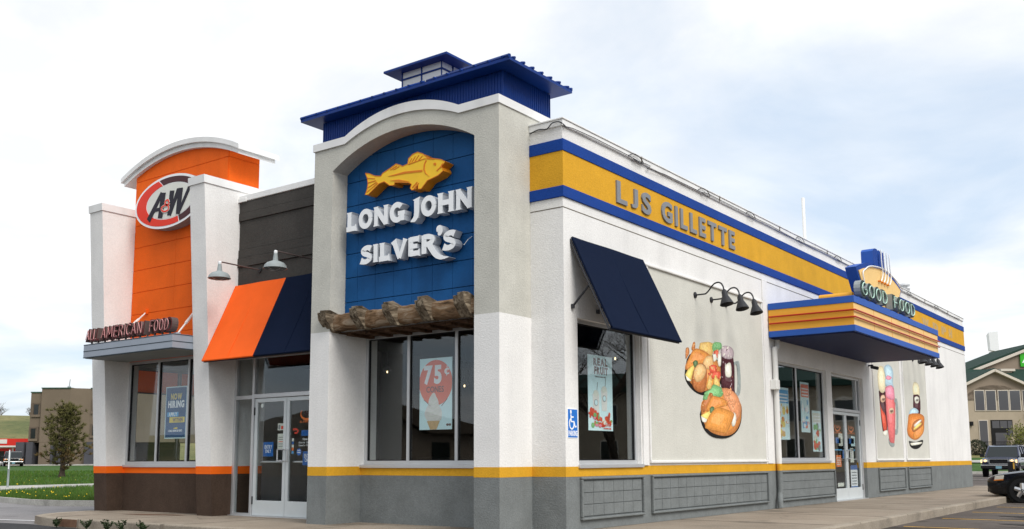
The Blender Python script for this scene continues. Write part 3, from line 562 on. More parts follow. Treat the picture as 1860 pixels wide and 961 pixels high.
# tiled base panels
def basepanel(u0,u1,nt_,rows,v0=.14,v1=.75):
    p=part('base_panel',MB().pbox(S,u0+.05,u1-.05,v0+.05,v1-.05,0,.006,M['grey']),B)
    for q in ((u0,u1,v1-.035,v1),(u0,u1,v0,v0+.035),(u0,u0+.035,v0+.036,v1-.036),(u1-.035,u1,v0+.036,v1-.036)): part('frame_bar',MB().pbox(S,*q,0,.05,M['grey']),p,bevel=.012)
    a,b,c,d=u0+.055,u1-.055,v0+.055,v1-.055; tw=(b-a)/nt_; th=(d-c)/rows
    for i in range(nt_):
        for k in range(rows): piece('tile',S,a+i*tw+.005,a+(i+1)*tw-.005,c+k*th+.005,c+(k+1)*th-.005,.003,.018,M['grey'],p)
basepanel(1.13,2.965,6,3); basepanel(3.235,8.06,16,3); basepanel(8.76,12.1,1,3); basepanel(15.6,18.1,1,3); basepanel(18.42,21.0,1,3)

wsh=MB().box(SW+.0005,SW+.02,.75,D2[0],-.02,.005,M['joint']).box(SW+.0005,SW+.02,D2[1],YE,-.02,.005,M['joint'])  # dark strip at the wall foot standing in for contact shadow
part('base_contact_shade',wsh,B)
# --- entrance doors
def doorleaf(P,u0,u1,v0,v1,hinge_left,d=-.07,bar=True,double_handle=None):
    mb=MB(); s=.075
    mb.pbox(P,u0,u1,v0,v0+.27,d-.045,d,M['aludoor']); mb.pbox(P,u0,u1,v1-.07,v1,d-.045,d,M['aludoor'])
    mb.pbox(P,u0,u0+s,v0+.27,v1-.07,d-.045,d,M['aludoor']); mb.pbox(P,u1-s,u1,v0+.27,v1-.07,d-.045,d,M['aludoor'])
    dr=part('door',mb,B,bevel=.004)
    part('pane',MB().pbox(P,u0+s,u1-s,v0+.27,v1-.07,d-.028,d-.02,M['glass']),dr)
    hx=u1-s/2 if hinge_left else u0+s/2; sg=-1 if hinge_left else 1
    if bar:
        def Q(u,v,dd): return P(u,v,d+dd)
        part('pull_handle',MB().tube([Q(hx,v0+.98,0),Q(hx,v0+.98,.06),Q(hx+sg*.09,v0+.98,.075),Q(hx+sg*.09,v0+1.18,.075),Q(hx,v0+1.18,.06),Q(hx,v0+1.18,0)],.013,M['alu'],8),dr,40)
        part('push_bar',MB().tube([Q(u0+.1,v0+.96,-.10),Q(u1-.1,v0+.96,-.10)],.02,M['alu'],8),dr,40)
    for hv in (v0+.2,v1-.3):
        hu=u0 if hinge_left else u1
        part('hinge',MB().pbox(P,hu-.014,hu+.014,hv,hv+.14,d-.02,d+.014,M['darkfr']),dr)
    return dr
FE=FR(.84)
fr=MB()
YD=FR(.90)
fr.pbox(YD,-6.95,-6.89,0,2.93,-.09,.0,M['alu']); fr.pbox(YD,-6.43,-6.37,0,2.93,-.09,.0,M['alu'])
fr.pbox(YD,-6.89,-6.43,2.13,2.2,-.09,-.001,M['alu']); fr.pbox(YD,-6.37,-3.9,2.14,2.215,-.09,-.001,M['alu']); fr.pbox(YD,-6.89,-6.43,0,.05,-.09,-.001,M['alu'])
fr.pbox(YD,-6.89,-3.9,2.88,2.93,-.09,-.001,M['alu']); fr.pbox(YD,-4.60,-4.54,0,2.14,-.09,0,M['alu']); fr.pbox(YD,-4.54,-3.9,.0,.05,-.09,-.001,M['alu'])
stf=part('storefront_frame',fr,B,bevel=.004)
for q in ((-6.89,-6.43,.05,2.13),(-6.89,-6.43,2.2,2.88),(-6.37,-3.9,2.215,2.88),(-4.54,-3.88,.05,2.14)): part('pane',MB().pbox(YD,*q,-.05,-.042,M['glass']),stf)
dA=doorleaf(YD,-6.365,-5.492,.015,2.13,True,d=-.025); dB=doorleaf(YD,-5.484,-4.605,.015,2.13,False,d=-.025)
part('threshold',MB().box(-6.95,-3.87,.84,1.0,-.05,.012,M['alu']),B)
# side doors
fr=MB(); q0,q1,q2,q3=D2
DS=SD(SW-.08)
fr.pbox(DS,q0,q0+.09,0,q3,-.1,0,M['alu']); fr.pbox(DS,q1-.09,q1,0,q3,-.1,0,M['alu']); fr.pbox(DS,q0+.09,q1-.09,q3-.06,q3,-.1,-.001,M['alu']); fr.pbox(DS,q0+.09,q1-.09,2.13,2.2,-.1,-.001,M['alu']); fr.pbox(DS,14.32,14.37,2.2,q3-.06,-.1,-.002,M['alu'])
st2=part('storefront_frame',fr,B,bevel=.004)
part('pane',MB().pbox(DS,q0+.09,14.32,2.2,q3-.06,-.05,-.042,M['glass']),st2); part('pane',MB().pbox(DS,14.37,q1-.09,2.2,q3-.06,-.05,-.042,M['glass']),st2)
dC=doorleaf(DS,q0+.1,13.425,.015,2.12,True,d=-.02); dD=doorleaf(DS,13.435,q1-.1,.015,2.12,False,d=-.02)
part('threshold',MB().box(SW-.24,SW+.01,q0,q1,-.05,.012,M['alu']),B)

# door stickers (flat print)
def stick(dr,P,u0,u1,v0,v1,m,d): return part('sticker',MB().pbox(P,u0,u1,v0,v1,d,d+.002,M[m]),dr)
Dp=-.058
def entry(dr,u0,u1,v0,v1):
    mb=MB().pbox(YD,u0,u1,v0,v1,Dp,Dp+.002,M['stblue'])
    textmesh(mb,YD,'ENTRY',u0+.04,u1-.03,v0+(v1-v0)*.52,.07,Dp+.002,Dp+.004,M['wh'],.01); textmesh(mb,YD,'ONLY',u0+.06,u1-.06,v0+(v1-v0)*.25,.06,Dp+.002,Dp+.004,M['wh'],.01)
    part('sticker',mb,dr)
entry(dA,-6.135,-5.86,1.075,1.335); entry(dB,-5.07,-4.79,.915,1.16)
mb=MB().pbox(YD,-5.75,-5.565,1.54,1.665,Dp,Dp+.002,M['paper']).pbox(YD,-5.66,-5.58,1.56,1.62,Dp+.002,Dp+.004,M['strred']).pbox(YD,-5.73,-5.69,1.56,1.64,Dp+.002,Dp+.004,M['metgrey']); part('sticker',mb,dA)
mb=MB().pbox(YD,-5.745,-5.568,1.21,1.48,Dp,Dp+.002,M['paper'])
for i in range(5): mb.pbox(YD,-5.72,-5.60+.01*(i%2),1.25+.04*i,1.262+.04*i,Dp+.002,Dp+.004,M['strred' if i==2 else 'metgrey'])
part('sticker',mb,dA); part('sticker',MB().poly(YD,ellipse(-6.2,2.0,.035,.04,16),Dp,Dp+.002,M['paper']),dA)
mb=MB(); mb.stroke(YD,arc(-4.98,1.82,.165,.10,20,-215,20),[.012+.03*math.sin(math.pi*i/20) for i in range(21)],Dp,Dp+.002,M['strora']); textmesh(mb,YD,'A&W',-5.06,-4.86,1.785,.085,Dp+.002,Dp+.004,M['choc'],.02,slant=.2)
textmesh(mb,YD,'ALL AMERICAN FOOD',-5.17,-4.75,1.665,.035,Dp,Dp+.002,M['strora'],.015); part('sticker',mb,dB)
mb=MB().stroke(YD,[(-5.34,1.55),(-5.24,1.55),(-5.20,1.52),(-5.24,1.485),(-5.30,1.485)],.035,Dp,Dp+.002,M['strred']); part('sticker',mb,dB)
mb=MB().pbox(YD,-5.12,-4.75,1.43,1.53,Dp,Dp+.002,M['stblue']); part('sticker',mb,dB)
mb=MB().poly(YD,ellipse(-5.17,1.15,.062,.06,20),Dp,Dp+.002,M['hcblue']); mb.pbox(YD,-5.21,-5.13,1.13,1.15,Dp+.002,Dp+.004,M['wh']); mb.pbox(YD,-5.21,-5.13,1.17,1.185,Dp+.002,Dp+.004,M['wh']); part('sticker',mb,dB)
for i,c in enumerate(('psky','strora','paper','stblue','paper')): part('sticker',MB().pbox(YD,-5.365,-5.31,1.12+.055*i,1.17+.055*i,Dp,Dp+.002,M[c]),dB)
mb=MB(); textmesh(mb,YD,'Now Hiring',-5.08,-4.77,1.355,.04,Dp,Dp+.002,M['wh'],.015)
for i in range(2): textmesh(mb,YD,'Dine In  Open Daily',-5.18,-4.72,1.30-.05*i,.028,Dp,Dp+.002,M['wh'],.015)
part('sticker',mb,dB)
Ds=-.054
for dr,u in ((dC,12.6),(dD,13.62)):
    mb=MB().stroke(DS,arc(u+.3,1.75,.2,.09,20,-215,16),.04,Ds,Ds+.002,M['strora']); textmesh(mb,DS,'A&W',u+.2,u+.42,1.72,.07,Ds+.002,Ds+.004,M['strora'],.02); textmesh(mb,DS,'ALL AMERICAN FOOD',u+.05,u+.6,1.60,.04,Ds,Ds+.002,M['strora'],.02); part('sticker',mb,dr)
    stick(dr,DS,u+.12,u+.5,1.36,1.50,'stblue',Ds); stick(dr,DS,u+.05,u+.55,1.19,1.22,'psky',Ds)
mb=MB().pbox(DS,12.7,13.08,.80,1.08,Ds,Ds+.002,M['strora'])
for i in range(4): mb.pbox(DS,12.75,13.02,.85+.05*i,.87+.05*i,Ds+.002,Ds+.004,M['paper'])
part('sticker',mb,dC); stick(dC,DS,12.95,13.25,1.3,1.6,'paper',Ds); stick(dC,DS,12.75,13.2,.33,.42,'paper',Ds)
mb=MB().pbox(DS,13.75,14.28,.29,.83,Ds,Ds+.002,M['wh']).pbox(DS,13.75,14.28,.72,.83,Ds+.002,Ds+.004,M['stblue']).pbox(DS,13.75,14.28,.29,.315,Ds+.002,Ds+.004,M['stblue'])
for i in range(5): mb.pbox(DS,13.82+.02*(i%2),14.2,.36+.07*i,.385+.07*i,Ds+.002,Ds+.004,M['metgrey'])
part('sticker',mb,dD); stick(dD,DS,13.78,14.05,.9,1.25,'paper',Ds); stick(dD,DS,13.9,14.2,1.3,1.55,'cyan',Ds); stick(dC,DS,13.2,13.3,1.0,1.2,'stblue',Ds)

# --- blue roofed tower
XL,XR=-3.867,0.; cL,cR=-3.43,-.45; TC=(XL+XR)/2
def ccol(x0,x1,y0,y1,pr=.0):
    for n_,a,b,m in (('column_base',-.1,BZ,'grey'),('column_shaft',SZ,3.055,'white'),('column_top',3.055,6.112,'beige')): part(n_,MB().box(x0,x1,y0,y1,a,b,M[m]),B)
    part('column_stripe',MB().box(x0-.002,x1+.002,y0-.002,y1,BZ,SZ,M['yellow']),B)
ccol(cR,XR,0,.95); ccol(XL,cL,0,1.1)
def arch(x): R=2.85; return 6.135-(R-math.sqrt(R*R-(x-TC)**2))
def capz(x,z0,rise): 
    h=1.2; dx_=abs(x-TC)
    if dx_>=h: return z0
    R=(h*h+rise*rise)/(2*rise); return z0+rise-(R-math.sqrt(R*R-dx_*dx_))
xs=[cL+(cR-cL)*i/40 for i in range(41)]
lo=[(x,arch(x)) for x in xs]; hi=[(x,capz(x,6.113,.25)) for x in xs][::-1]
sp=MB()
for i in range(40): sp.poly(FR(0),[lo[i],lo[i+1],(xs[i+1],capz(xs[i+1],6.113,.25)),(xs[i],capz(xs[i],6.113,.25))],-.36,0,M['beige'])
part('arch_spandrel',sp,B)
xs2=[XL-.02]+[TC-1.2+2.4*i/36 for i in range(37)]+[XR+.02]
cp=MB()
for a,b in zip(xs2,xs2[1:]): cp.poly(FR(0),[(a,capz(a,6.113,.25)),(b,capz(b,6.113,.25)),(b,capz(b,6.238,.282)),(a,capz(a,6.238,.282))],-1.42,.03,M['cap'])
bm_=cp; part('coping',cp,B)
part('tower_wall',MB().box(XL+.004,XR-.004,.95,1.4,5.2,6.112,M['beige']),B)
sgw=part('sign_wall',MB().box(cL,cR,.365,.5,3.05,6.2,M['signblue']),B)
pu=[cL]+[x for x in (-3.15,-2.746,-2.35,-1.957,-1.534,-1.133,-.74)]+[cR]; pv=[3.2,3.56,3.965,4.363,4.765,5.17,5.57,5.97,6.14]
for a,b in zip(pu,pu[1:]):
    for c,d in zip(pv,pv[1:]): piece('panel',FR(.365),a+.003,b-.003,c+.006,d-.006,-.002,.035,M['signblue'],sgw)
part('soffit',MB().box(cL,cR,.33,.9,3.052,3.2,M['white']),B)
part('base_wall',MB().box(cL,cR,.75,1.02,-.1,BZ,M['grey']),B); part('stripe',MB().box(cL,cR,.748,1.02,BZ,.885,M['yellow']),B)
window(FR(.75),-3.43,-.45,.93,3.052,[-2.467,-1.465],d=-.085,fw_=.06)
# tower roof: ribbed blue fascia box, low hipped roof with standing seams, glazed cupola
bx0,bx1,by0,by1=-3.83,-.035,.15,1.36
part('fascia_wall',MB().box(bx0,bx1,by0,by1,6.2,6.66,M['roofblue']),B)
fb=MB()
n_=70
for i in range(n_+1):
    x=bx0+(bx1-bx0)*i/n_; fb.box(x-.008,x+.008,by0-.009,by0,6.2,6.655,M['roofblue'])
for i in range(25):
    y=by0+(by1-by0)*i/24; fb.box(bx1,bx1+.009,y-.008,y+.008,6.1,6.655,M['roofblue']); fb.box(bx0-.009,bx0,y-.008,y+.008,6.1,6.655,M['roofblue'])
part('fascia_ribs',fb,B,kind='stuff')
ex0,ex1,ey0,ey1=-4.13,.27,-.10,1.54; ez=6.665
tx0,tx1,ty0,ty1=-2.45,-1.42,.42,1.02; tz=6.98
rf=MB(); rf.hexa([(ex0,ey0,ez),(ex1,ey0,ez),(ex1,ey1,ez),(ex0,ey1,ez),(ex0,ey0,ez+.045),(ex1,ey0,ez+.045),(ex1,ey1,ez+.045),(ex0,ey1,ez+.045)],M['roofblue'])
rf.hexa([(ex0+.005,ey0+.005,ez+.046),(ex1-.005,ey0+.005,ez+.046),(ex1-.005,ey1-.005,ez+.046),(ex0+.005,ey1-.005,ez+.046),(tx0,ty0,tz),(tx1,ty0,tz),(tx1,ty1,tz),(tx0,ty1,tz)],M['roofblue'])
rfo=part('tower_roof',rf,B)
ns=17
for i in range(ns):
    t=(i+.5)/ns; a=(ex0+(ex1-ex0)*t,ey0-.012,ez+.06); b=(tx0+(tx1-tx0)*t,ty0,tz+.015); part('seam',MB().tube([a,(a[0],ey0+.03,ez+.072),b],.022,M['roofblue'],6),rfo)
ns=7
for i in range(ns):
    t=(i+.5)/ns; a=(ex1+.012,ey0+(ey1-ey0)*t,ez+.06); b=(tx1,ty0+(ty1-ty0)*t,tz+.015); part('seam',MB().tube([a,(ex1-.03,a[1],ez+.072),b],.022,M['roofblue'],6),rfo)
    a=(ex0-.012,ey0+(ey1-ey0)*t,ez+.06); b=(tx0,ty0+(ty1-ty0)*t,tz+.015); part('seam',MB().tube([a,(ex0+.03,a[1],ez+.072),b],.022,M['roofblue'],6),rfo)
for a,b in (((ex1,ey0),(tx1,ty0)),((ex0,ey0),(tx0,ty0)),((ex1,ey1),(tx1,ty1)),((ex0,ey1),(tx0,ty1))): part('hip_cap',MB().tube([(a[0],a[1],ez+.06),(b[0],b[1],tz+.01)],.03,M['roofblue'],6),rfo)
c0,c1,d0,d1=-2.34,-1.50,.48,1.02
M['lantern']=mat('lantern_white_panel',(.74,.76,.77),.5,.04,3.)
cu_=part('cupola',MB().box(c0,c1,d0,d1,6.9,7.30,M['lantern']),B)
gb=[(c0,c0+.016),(-1.93,-1.906),(c1-.012,c1+.012)]
for a,b in ((c0-.012,c0+.008),(-1.932,-1.908),(c1-.006,c1+.012)): part('glazing_bar',MB().box(a,b,d0-.012,d0,6.9,7.30,M['roofblue']),cu_)
part('glazing_bar',MB().box(c0-.012,c1+.012,d0-.016,d0-.001,7.155,7.18,M['roofblue']),cu_)
for a,b in (((d0+d1)/2-.012,(d0+d1)/2+.012),): part('glazing_bar',MB().box(c1,c1+.012,a,b,6.9,7.30,M['roofblue']),cu_)
part('glazing_bar',MB().box(c1+.001,c1+.016,d0-.016,d1,7.155,7.18,M['roofblue']),cu_)
q0,q1,q2,q3=-2.60,-1.25,.30,1.24
part('cupola_roof',MB().box(q0,q1,q2,q3,7.285,7.32,M['roofblue']).hexa([(q0,q2,7.321),(q1,q2,7.321),(q1,q3,7.321),(q0,q3,7.321),(-2.0,.72,7.52),(-1.86,.72,7.52),(-1.86,.80,7.52),(-2.0,.80,7.52)],M['roofblue']),B)

# --- orange tower with splayed white piers
def yf(z): return .50-.0714*z
def pier(x0,x1,yb=1.6):
    def seg(n_,z0,z1,m,e=0):
        part(n_,MB().hexa([(x0-e,yf(z0)-e,z0),(x1+e,yf(z0)-e,z0),(x1+e,yb,z0),(x0-e,yb,z0),(x0-e,yf(z1)-e,z1),(x1+e,yf(z1)-e,z1),(x1+e,yb,z1),(x0-e,yb,z1)],M[m]),B)
    seg('pier_base',-.1,BZ,'brown'); seg('pier_stripe',BZ,SZ,'orange2',.002); seg('pier_shaft',SZ,6.16,'white'); seg('pier_cap',6.16,6.31,'cap',.022)
pier(-10.83,-10.37,1.06); pier(-7.40,-6.95)
oL,oR=-10.40,-7.28
part('base_wall',MB().box(-10.37,-7.40,.83,1.05,-.1,BZ,M['brown']),B); part('stripe',MB().box(-10.37,-7.40,.828,1.05,BZ,.885,M['orange2']),B)
def oarc(x): R=5.4; xm=(oL+oR)/2; return 7.36-(R-math.sqrt(R*R-(x-xm)**2))*1.32
ob=MB(); xs=[oL+(oR-oL)*i/24 for i in range(25)]
for a,b in zip(xs,xs[1:]): ob.poly(FR(.845),[(a,5.3),(b,5.3),(b,oarc(b)),(a,oarc(a))],-.73,0,M['orange'])
ob.box(-10.37,-7.40,.845,1.1,3.05,5.3,M['orange'])
orw=part('orange_tower_wall',ob,B)
zg=[3.05,3.57,4.04,4.507,4.98,5.47,5.95]
for a,b in zip(zg,zg[1:]): piece('panel',FR(.845),-10.365,-8.89-.003,a+.006,b-.006,-.002,.018,M['orange'],orw); piece('panel',FR(.845),-8.887,-7.405,a+.006,b-.006,-.002,.018,M['orange'],orw)
piece('panel',FR(.845),oL+.002,oR-.002,5.956,6.414,-.002,.018,M['orange'],orw); piece('panel',FR(.845),oL+.002,oR-.002,6.426,6.914,-.002,.018,M['orange'],orw)
tp=MB()
for a,b in zip(xs,xs[1:]): tp.poly(FR(.845),[(a,6.926),(b,6.926),(b,max(6.93,oarc(b))),(a,max(6.93,oarc(a)))],-.002,.018,M['orange'])
part('panel',tp,orw)
part('panel',MB().box(oR-.002,oR+.018,.84,1.57,5.3,6.914,M['orange']).box(oR-.002,oR+.018,.84,1.57,6.926,oarc(oR),M['orange']),orw)
# curved cornice in two steps
def ctop(x): xm=-8.81; R=5.2; return 7.50-(R-math.sqrt(R*R-(x-xm)**2))*1.12
cn=MB(); xs=[-10.80+3.98*i/40 for i in range(41)]
for a,b in zip(xs,xs[1:]): cn.poly(FR(.70),[(a,ctop(a)-.10),(b,ctop(b)-.10),(b,ctop(b)),(a,ctop(a))],-1.0,0,M['cap'])
xs=[-10.74+3.86*i/40 for i in range(41)]
for a,b in zip(xs,xs[1:]): cn.poly(FR(.75),[(a,ctop(a)-.20),(b,ctop(b)-.20),(b,ctop(b)-.101),(a,ctop(a)-.101)],-.90,0,M['cap'])
part('cornice',cn,B)
wn=window(FR(.83),-10.37,-7.40,.93,3.05,[-9.325,-8.32],d=-.03,fw_=.06)
part('soffit',MB().box(-10.37,-7.40,.88,1.1,3.052,3.1,M['white']),B)
window(lambda u,v,d:(-10.83-d,u,v),1.2,4.6,.95,3.0,[2.3,3.45],d=-.1)
# --- charcoal wall over the entrance
cw=part('entrance_wall',MB().box(-6.95,XL,.91,1.15,2.93,5.94,M['dark']),B)
for a,b,dd in ((2.935,4.66,.0),(4.66,4.835,.03),(4.835,5.0,.015),(5.0,5.56,.0),(5.56,5.72,.03),(5.72,5.935,.018)):
    piece('board',FR(.91),-6.948,XL-.002,a+.004,b-.004,-.002,.012+dd,M['dark'],cw)
part('coping',MB().box(-6.95,XL,.86,1.2,5.942,6.06,M['cap']),B,bevel=.01)
part('coping',MB().box(-6.955,-6.93+.2,.84,.875,5.93,6.0,M['cap']),B)

# ================================================================== SIGNS, AWNINGS, LAMPS ON THE BUILDING
# oval logo sign
xo,zo,rx,rz=-8.88,6.225,1.16,.55
T=thing('oval_sign','oval red, brown and white sign with dark slanted letters on the orange tower','sign',(xo,.7,zo-.55))
yF=.60
P=FR(yF)
part('sign_box',MB().poly(P,ellipse(xo,zo,rx,rz,64),-.21,0,M['wh'],M['galv']),T)
def esect(a0,a1,ro,ri,off=(0,0)):
    n=40; o_=[(xo+ro[0]*math.cos(RAD(a0+(a1-a0)*i/n)),zo+ro[1]*math.sin(RAD(a0+(a1-a0)*i/n))) for i in range(n+1)]
    i_=[(xo+off[0]+ri[0]*math.cos(RAD(a0+(a1-a0)*i/n)),zo+off[1]+ri[1]*math.sin(RAD(a0+(a1-a0)*i/n))) for i in range(n+1)]
    return o_+i_[::-1]
part('border',MB().poly(P,esect(109,290,(1.10,.50),(.82,.375),(.06,0)),0,.006,M['red']),T)
part('border',MB().poly(P,esect(107,-68,(1.10,.50),(.82,.375),(.06,0)),0,.006,M['choc']),T)
part('field',MB().poly(P,ellipse(xo+.06,zo,.795,.36,48),0,.004,M['ivory']),T)
la=MB()
for k,(s_,w_) in enumerate(zip(AWSTROKES[:3],((.10,.14),(.15,.15),(.07,.07)))): la.stroke(P,s_,list(w_),.008,.012+.0015*k,M['ink'])
lo_=MB()
for s_,w_ in zip(AWSTROKES[:3],((.16,.20),(.21,.21),(.1,.1))): lo_.stroke(P,s_,list(w_),.004,.0075,M['ivory'])
part('letter',la,T)
lw_=MB()
for k,(s_,w_) in enumerate(zip(AWSTROKES[3:],((.15,.13),(.09,.11),(.15,.13),(.07,.09)))): lw_.stroke(P,s_,list(w_),.008,.012+.0015*k,M['ink'])
part('letter',lw_,T)
am=MB().stroke(P,smooth_path(AWAMP[0],4),.055,.014,.018,M['ivory']); am.stroke(P,smooth_path(AWAMP[0],4),.034,.018,.021,M['red']); part('letter',am,T)

# fish sign
T=thing('fish_sign','yellow and orange fish shaped sign above the white lettering','sign',(-1.95,.3,5.13))
P=FR(.12)
part('fish_body',MB().poly(P,FISH,-.20,0,M['fishy'],M['fisho']),T)
fl=MB()
for q in FISHLINES: fl.poly(P,q,0,.006,M['fishl'])
rimp=FISH+[FISH[0]]
fl.stroke(P,rimp,.012,0,.004,M['fishl'])
part('fish_lines',fl,T)

# big white sign lettering, flared strokes
def G(ch):
    w=.24
    if ch=='L': return [([(.17,1),(.17,.9),(.17,.1),(.17,0)],[.33,w,w,.30]),([(.0,.115),(.5,.115),(.60,.15)],[.22,.22,.34])],.66
    if ch=='O': return [(arc(.42,.5,.29,.385,0,360,36),[.23]*37)],.84
    if ch=='N': return [([(.14,1),(.14,.9),(.14,.1),(.14,0)],[.30,.21,.21,.30]),([(.12,.93),(.72,.05)],.23),([(.72,1),(.72,.9),(.72,.1),(.72,0)],[.30,.22,.22,.24])],.86
    if ch=='G': return [(arc(.43,.5,.30,.385,42,322,34),[.26]+[.235]*34),([(.48,.43),(.86,.43)],.19),([(.735,.44),(.735,.04)],[.22,.22])],.88
    if ch=='J': return [([(.34,1),(.36,.9),(.36,.3),(.33,.08),(.22,-.06),(.04,-.12)],[.42,.28,.27,.27,.22,.05])],.52
    if ch=='H': return [([(.15,1),(.15,.9),(.15,.1),(.15,0)],[.34,.24,.24,.32]),([(.1,.5),(.75,.5)],.22),([(.72,1),(.72,.9),(.72,.1),(.72,0)],[.34,.24,.24,.32])],.88
    if ch=='S': return [(smooth_path([(.66,.80),(.52,.88),(.33,.86),(.19,.74),(.26,.59),(.45,.5),(.58,.39),(.60,.24),(.44,.13),(.25,.12),(.08,.2)],3),[.30,.27,.25]+[.225]*25+[.25,.27,.30])],.74
    if ch=='I': return [([(.14,1),(.14,.9),(.14,.1),(.14,0)],[.30,.23,.23,.30])],.29
    if ch=='V': return [([(.10,1.0),(.18,.8),(.44,0)],[.34,.24,.22]),([(.44,.0),(.70,.8),(.76,1.0)],[.18,.18,.26])],.86
    if ch=='E': return [([(.14,1),(.14,0)],.26),([(.1,.885),(.52,.885),(.60,.87)],[.22,.22,.30]),([(.1,.5),(.5,.5)],.19),([(.1,.115),(.54,.115),(.64,.13)],[.22,.22,.32])],.66
    if ch=='R': return [([(.14,1),(.14,0)],.26),(smooth_path([(.12,.885),(.40,.885),(.58,.78),(.58,.62),(.42,.50),(.15,.47)],4),.22),(smooth_path([(.38,.52),(.55,.22),(.78,-.14),(1.08,-.34),(1.45,-.37)],4),[.25,.26,.27,.27,.27,.27,.27,.26,.25,.24,.22,.2,.17,.13,.10,.06,.02])],.74
    if ch=="'": return [(smooth_path([(.02,1.30),(.16,1.16),(.18,1.0),(.10,.86)],4),[.08,.2,.3,.32,.32,.31,.3,.28,.25,.22,.18,.12,.06])],.22
def glyph_letters(T,P,text,u0,u1,v0,h,d0,d1,gap=.06):
    x=0; pos=[]
    for c in text:
        if c==' ': x+=.22; continue
        st,w_=G(c); pos.append((c,x,st)); x+=w_+gap
    sx=(u1-u0)/(x-gap)
    for c,ox,st in pos:
        mb=MB()
        for k,(pts,w_) in enumerate(st):
            pts=[(u0+(ox+a)*sx,v0+b*h) for a,b in pts]
            ww=[q*sx*.98 for q in w_] if isinstance(w_,list) else w_*sx*.98
            if isinstance(ww,list) and len(ww)!=len(pts): ww=(ww+[ww[-1]]*len(pts))[:len(pts)]
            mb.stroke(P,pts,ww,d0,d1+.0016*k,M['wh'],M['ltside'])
        part('letter',mb,T)
T=thing('sign_lettering','big white raised letters LONG JOHN SILVER\'S on the blue wall','sign',(-1.9,.33,4.1))
P=FR(.33)
glyph_letters(T,P,'LONG JOHN',-3.22,-.59,4.685,.315,.04,.20)
glyph_letters(T,P,"SILVER'S",-2.91,-.90,4.105,.29,.04,.20)
part('wire',MB().tube([(-.62,.31,4.82),(-.55,.22,4.84),(-.52,.3,4.78),(-.52,.33,4.7)],.006,M['wh'],6),T,40); part('wire',MB().tube([(-.9,.31,4.2),(-.8,.2,4.16),(-.74,.22,4.24),(-.76,.33,4.3)],.006,M['wh'],6),T,40)

# timber ledge over the front window
def woodmat(name,cols,sc,stretch):
    m=mat(name,cols[1],.88,0,1,.7,26); t=m.node_tree; g=t.nodes.new('ShaderNodeNewGeometry')
    mp=t.nodes.new('ShaderNodeMapping'); mp.inputs['Scale'].default_value=stretch; t.links.new(g.outputs['Position'],mp.inputs[0])
    n=t.nodes.new('ShaderNodeTexNoise'); n.inputs['Scale'].default_value=sc; n.inputs['Detail'].default_value=7; n.inputs['Roughness'].default_value=.62; n.inputs['Distortion'].default_value=.8; t.links.new(mp.outputs[0],n.inputs['Vector'])
    r=t.nodes.new('ShaderNodeValToRGB'); e=r.color_ramp.elements; e[0].position=.33; e[0].color=(*cols[0],1); e[1].position=.70; e[1].color=(*cols[2],1); q=e.new(.48); q.color=(*cols[1],1)
    t.links.new(n.outputs['Fac'],r.inputs[0]); t.links.new(r.outputs[0],t.nodes['Principled BSDF'].inputs['Base Color']); return m
M['wood']=woodmat('weathered_timber',((.045,.028,.016),(.18,.108,.058),(.37,.30,.22)),6.,(.5,1.8,1.8))
M['woodg']=woodmat('greyed_timber_end',((.035,.026,.017),(.15,.115,.078),(.36,.30,.22)),8.,(2.2,.5,2.2))
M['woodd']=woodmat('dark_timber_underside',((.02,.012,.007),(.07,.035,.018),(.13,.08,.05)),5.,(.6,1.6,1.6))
T=thing('timber_ledge','weathered brown timber beam with five rough corbels above the front window','timber beam',(-1.94,.2,3.05))
rnd=random.Random(3)
def rough_log(x0,x1,yc,zc,hy,hz,m,n=20,seg=30):
    vs=[];fs=[]
    for i in range(seg+1):
        for k in range(n):
            a=2*math.pi*k/n; c_,s_=math.cos(a),math.sin(a); e=.55
            wob=1+.04*math.sin(i*.7+k*.6)+.03*math.sin(i*2.3)+rnd.uniform(-.03,.03)
            vs.append((x0+(x1-x0)*i/seg,yc+hy*wob*math.copysign(abs(c_)**e,c_),zc+hz*wob*math.copysign(abs(s_)**e,s_)))
    for i in range(seg):
        for k in range(n): fs.append((i*n+k,i*n+(k+1)%n,(i+1)*n+(k+1)%n,(i+1)*n+k))
    fs+=[list(range(n)),[seg*n+k for k in range(n)]]
    return MB().add(vs,fs,m)
part('beam',rough_log(cL+.001,cR-.001,.15,3.205,.125,.135,M['wood']),T,15)
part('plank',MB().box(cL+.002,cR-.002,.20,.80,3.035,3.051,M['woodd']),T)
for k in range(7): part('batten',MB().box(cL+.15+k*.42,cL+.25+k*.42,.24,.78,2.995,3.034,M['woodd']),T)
for i,x in enumerate((-3.50,-2.79,-2.09,-1.40,-.655)):
    def lay(n_,w0,w1,pts,m):
        dz=rnd.uniform(-.012,.012); dyy=rnd.uniform(-.015,.015)
        mb=MB().poly(lambda u,v,d:(d,-u+dyy,v+dz),pts,w0,w1,m)
        mb.v=[(a+rnd.uniform(-.006,.006),b+rnd.uniform(-.006,.006),c+rnd.uniform(-.006,.006)) for a,b,c in mb.v]
        part(n_,mb,T,bevel=.006)
    lay('corbel',x-.09,x+.0,[(-.2,3.30),(-.2,3.07),(-.08,3.055),(.10,3.235),(.115,3.355),(.02,3.37)],M['woodg'])
    lay('corbel',x+.002,x+.125,[(-.2,3.33),(-.2,3.05),(-.04,3.045),(.145,3.245),(.16,3.385),(.05,3.40)],M['woodg'])

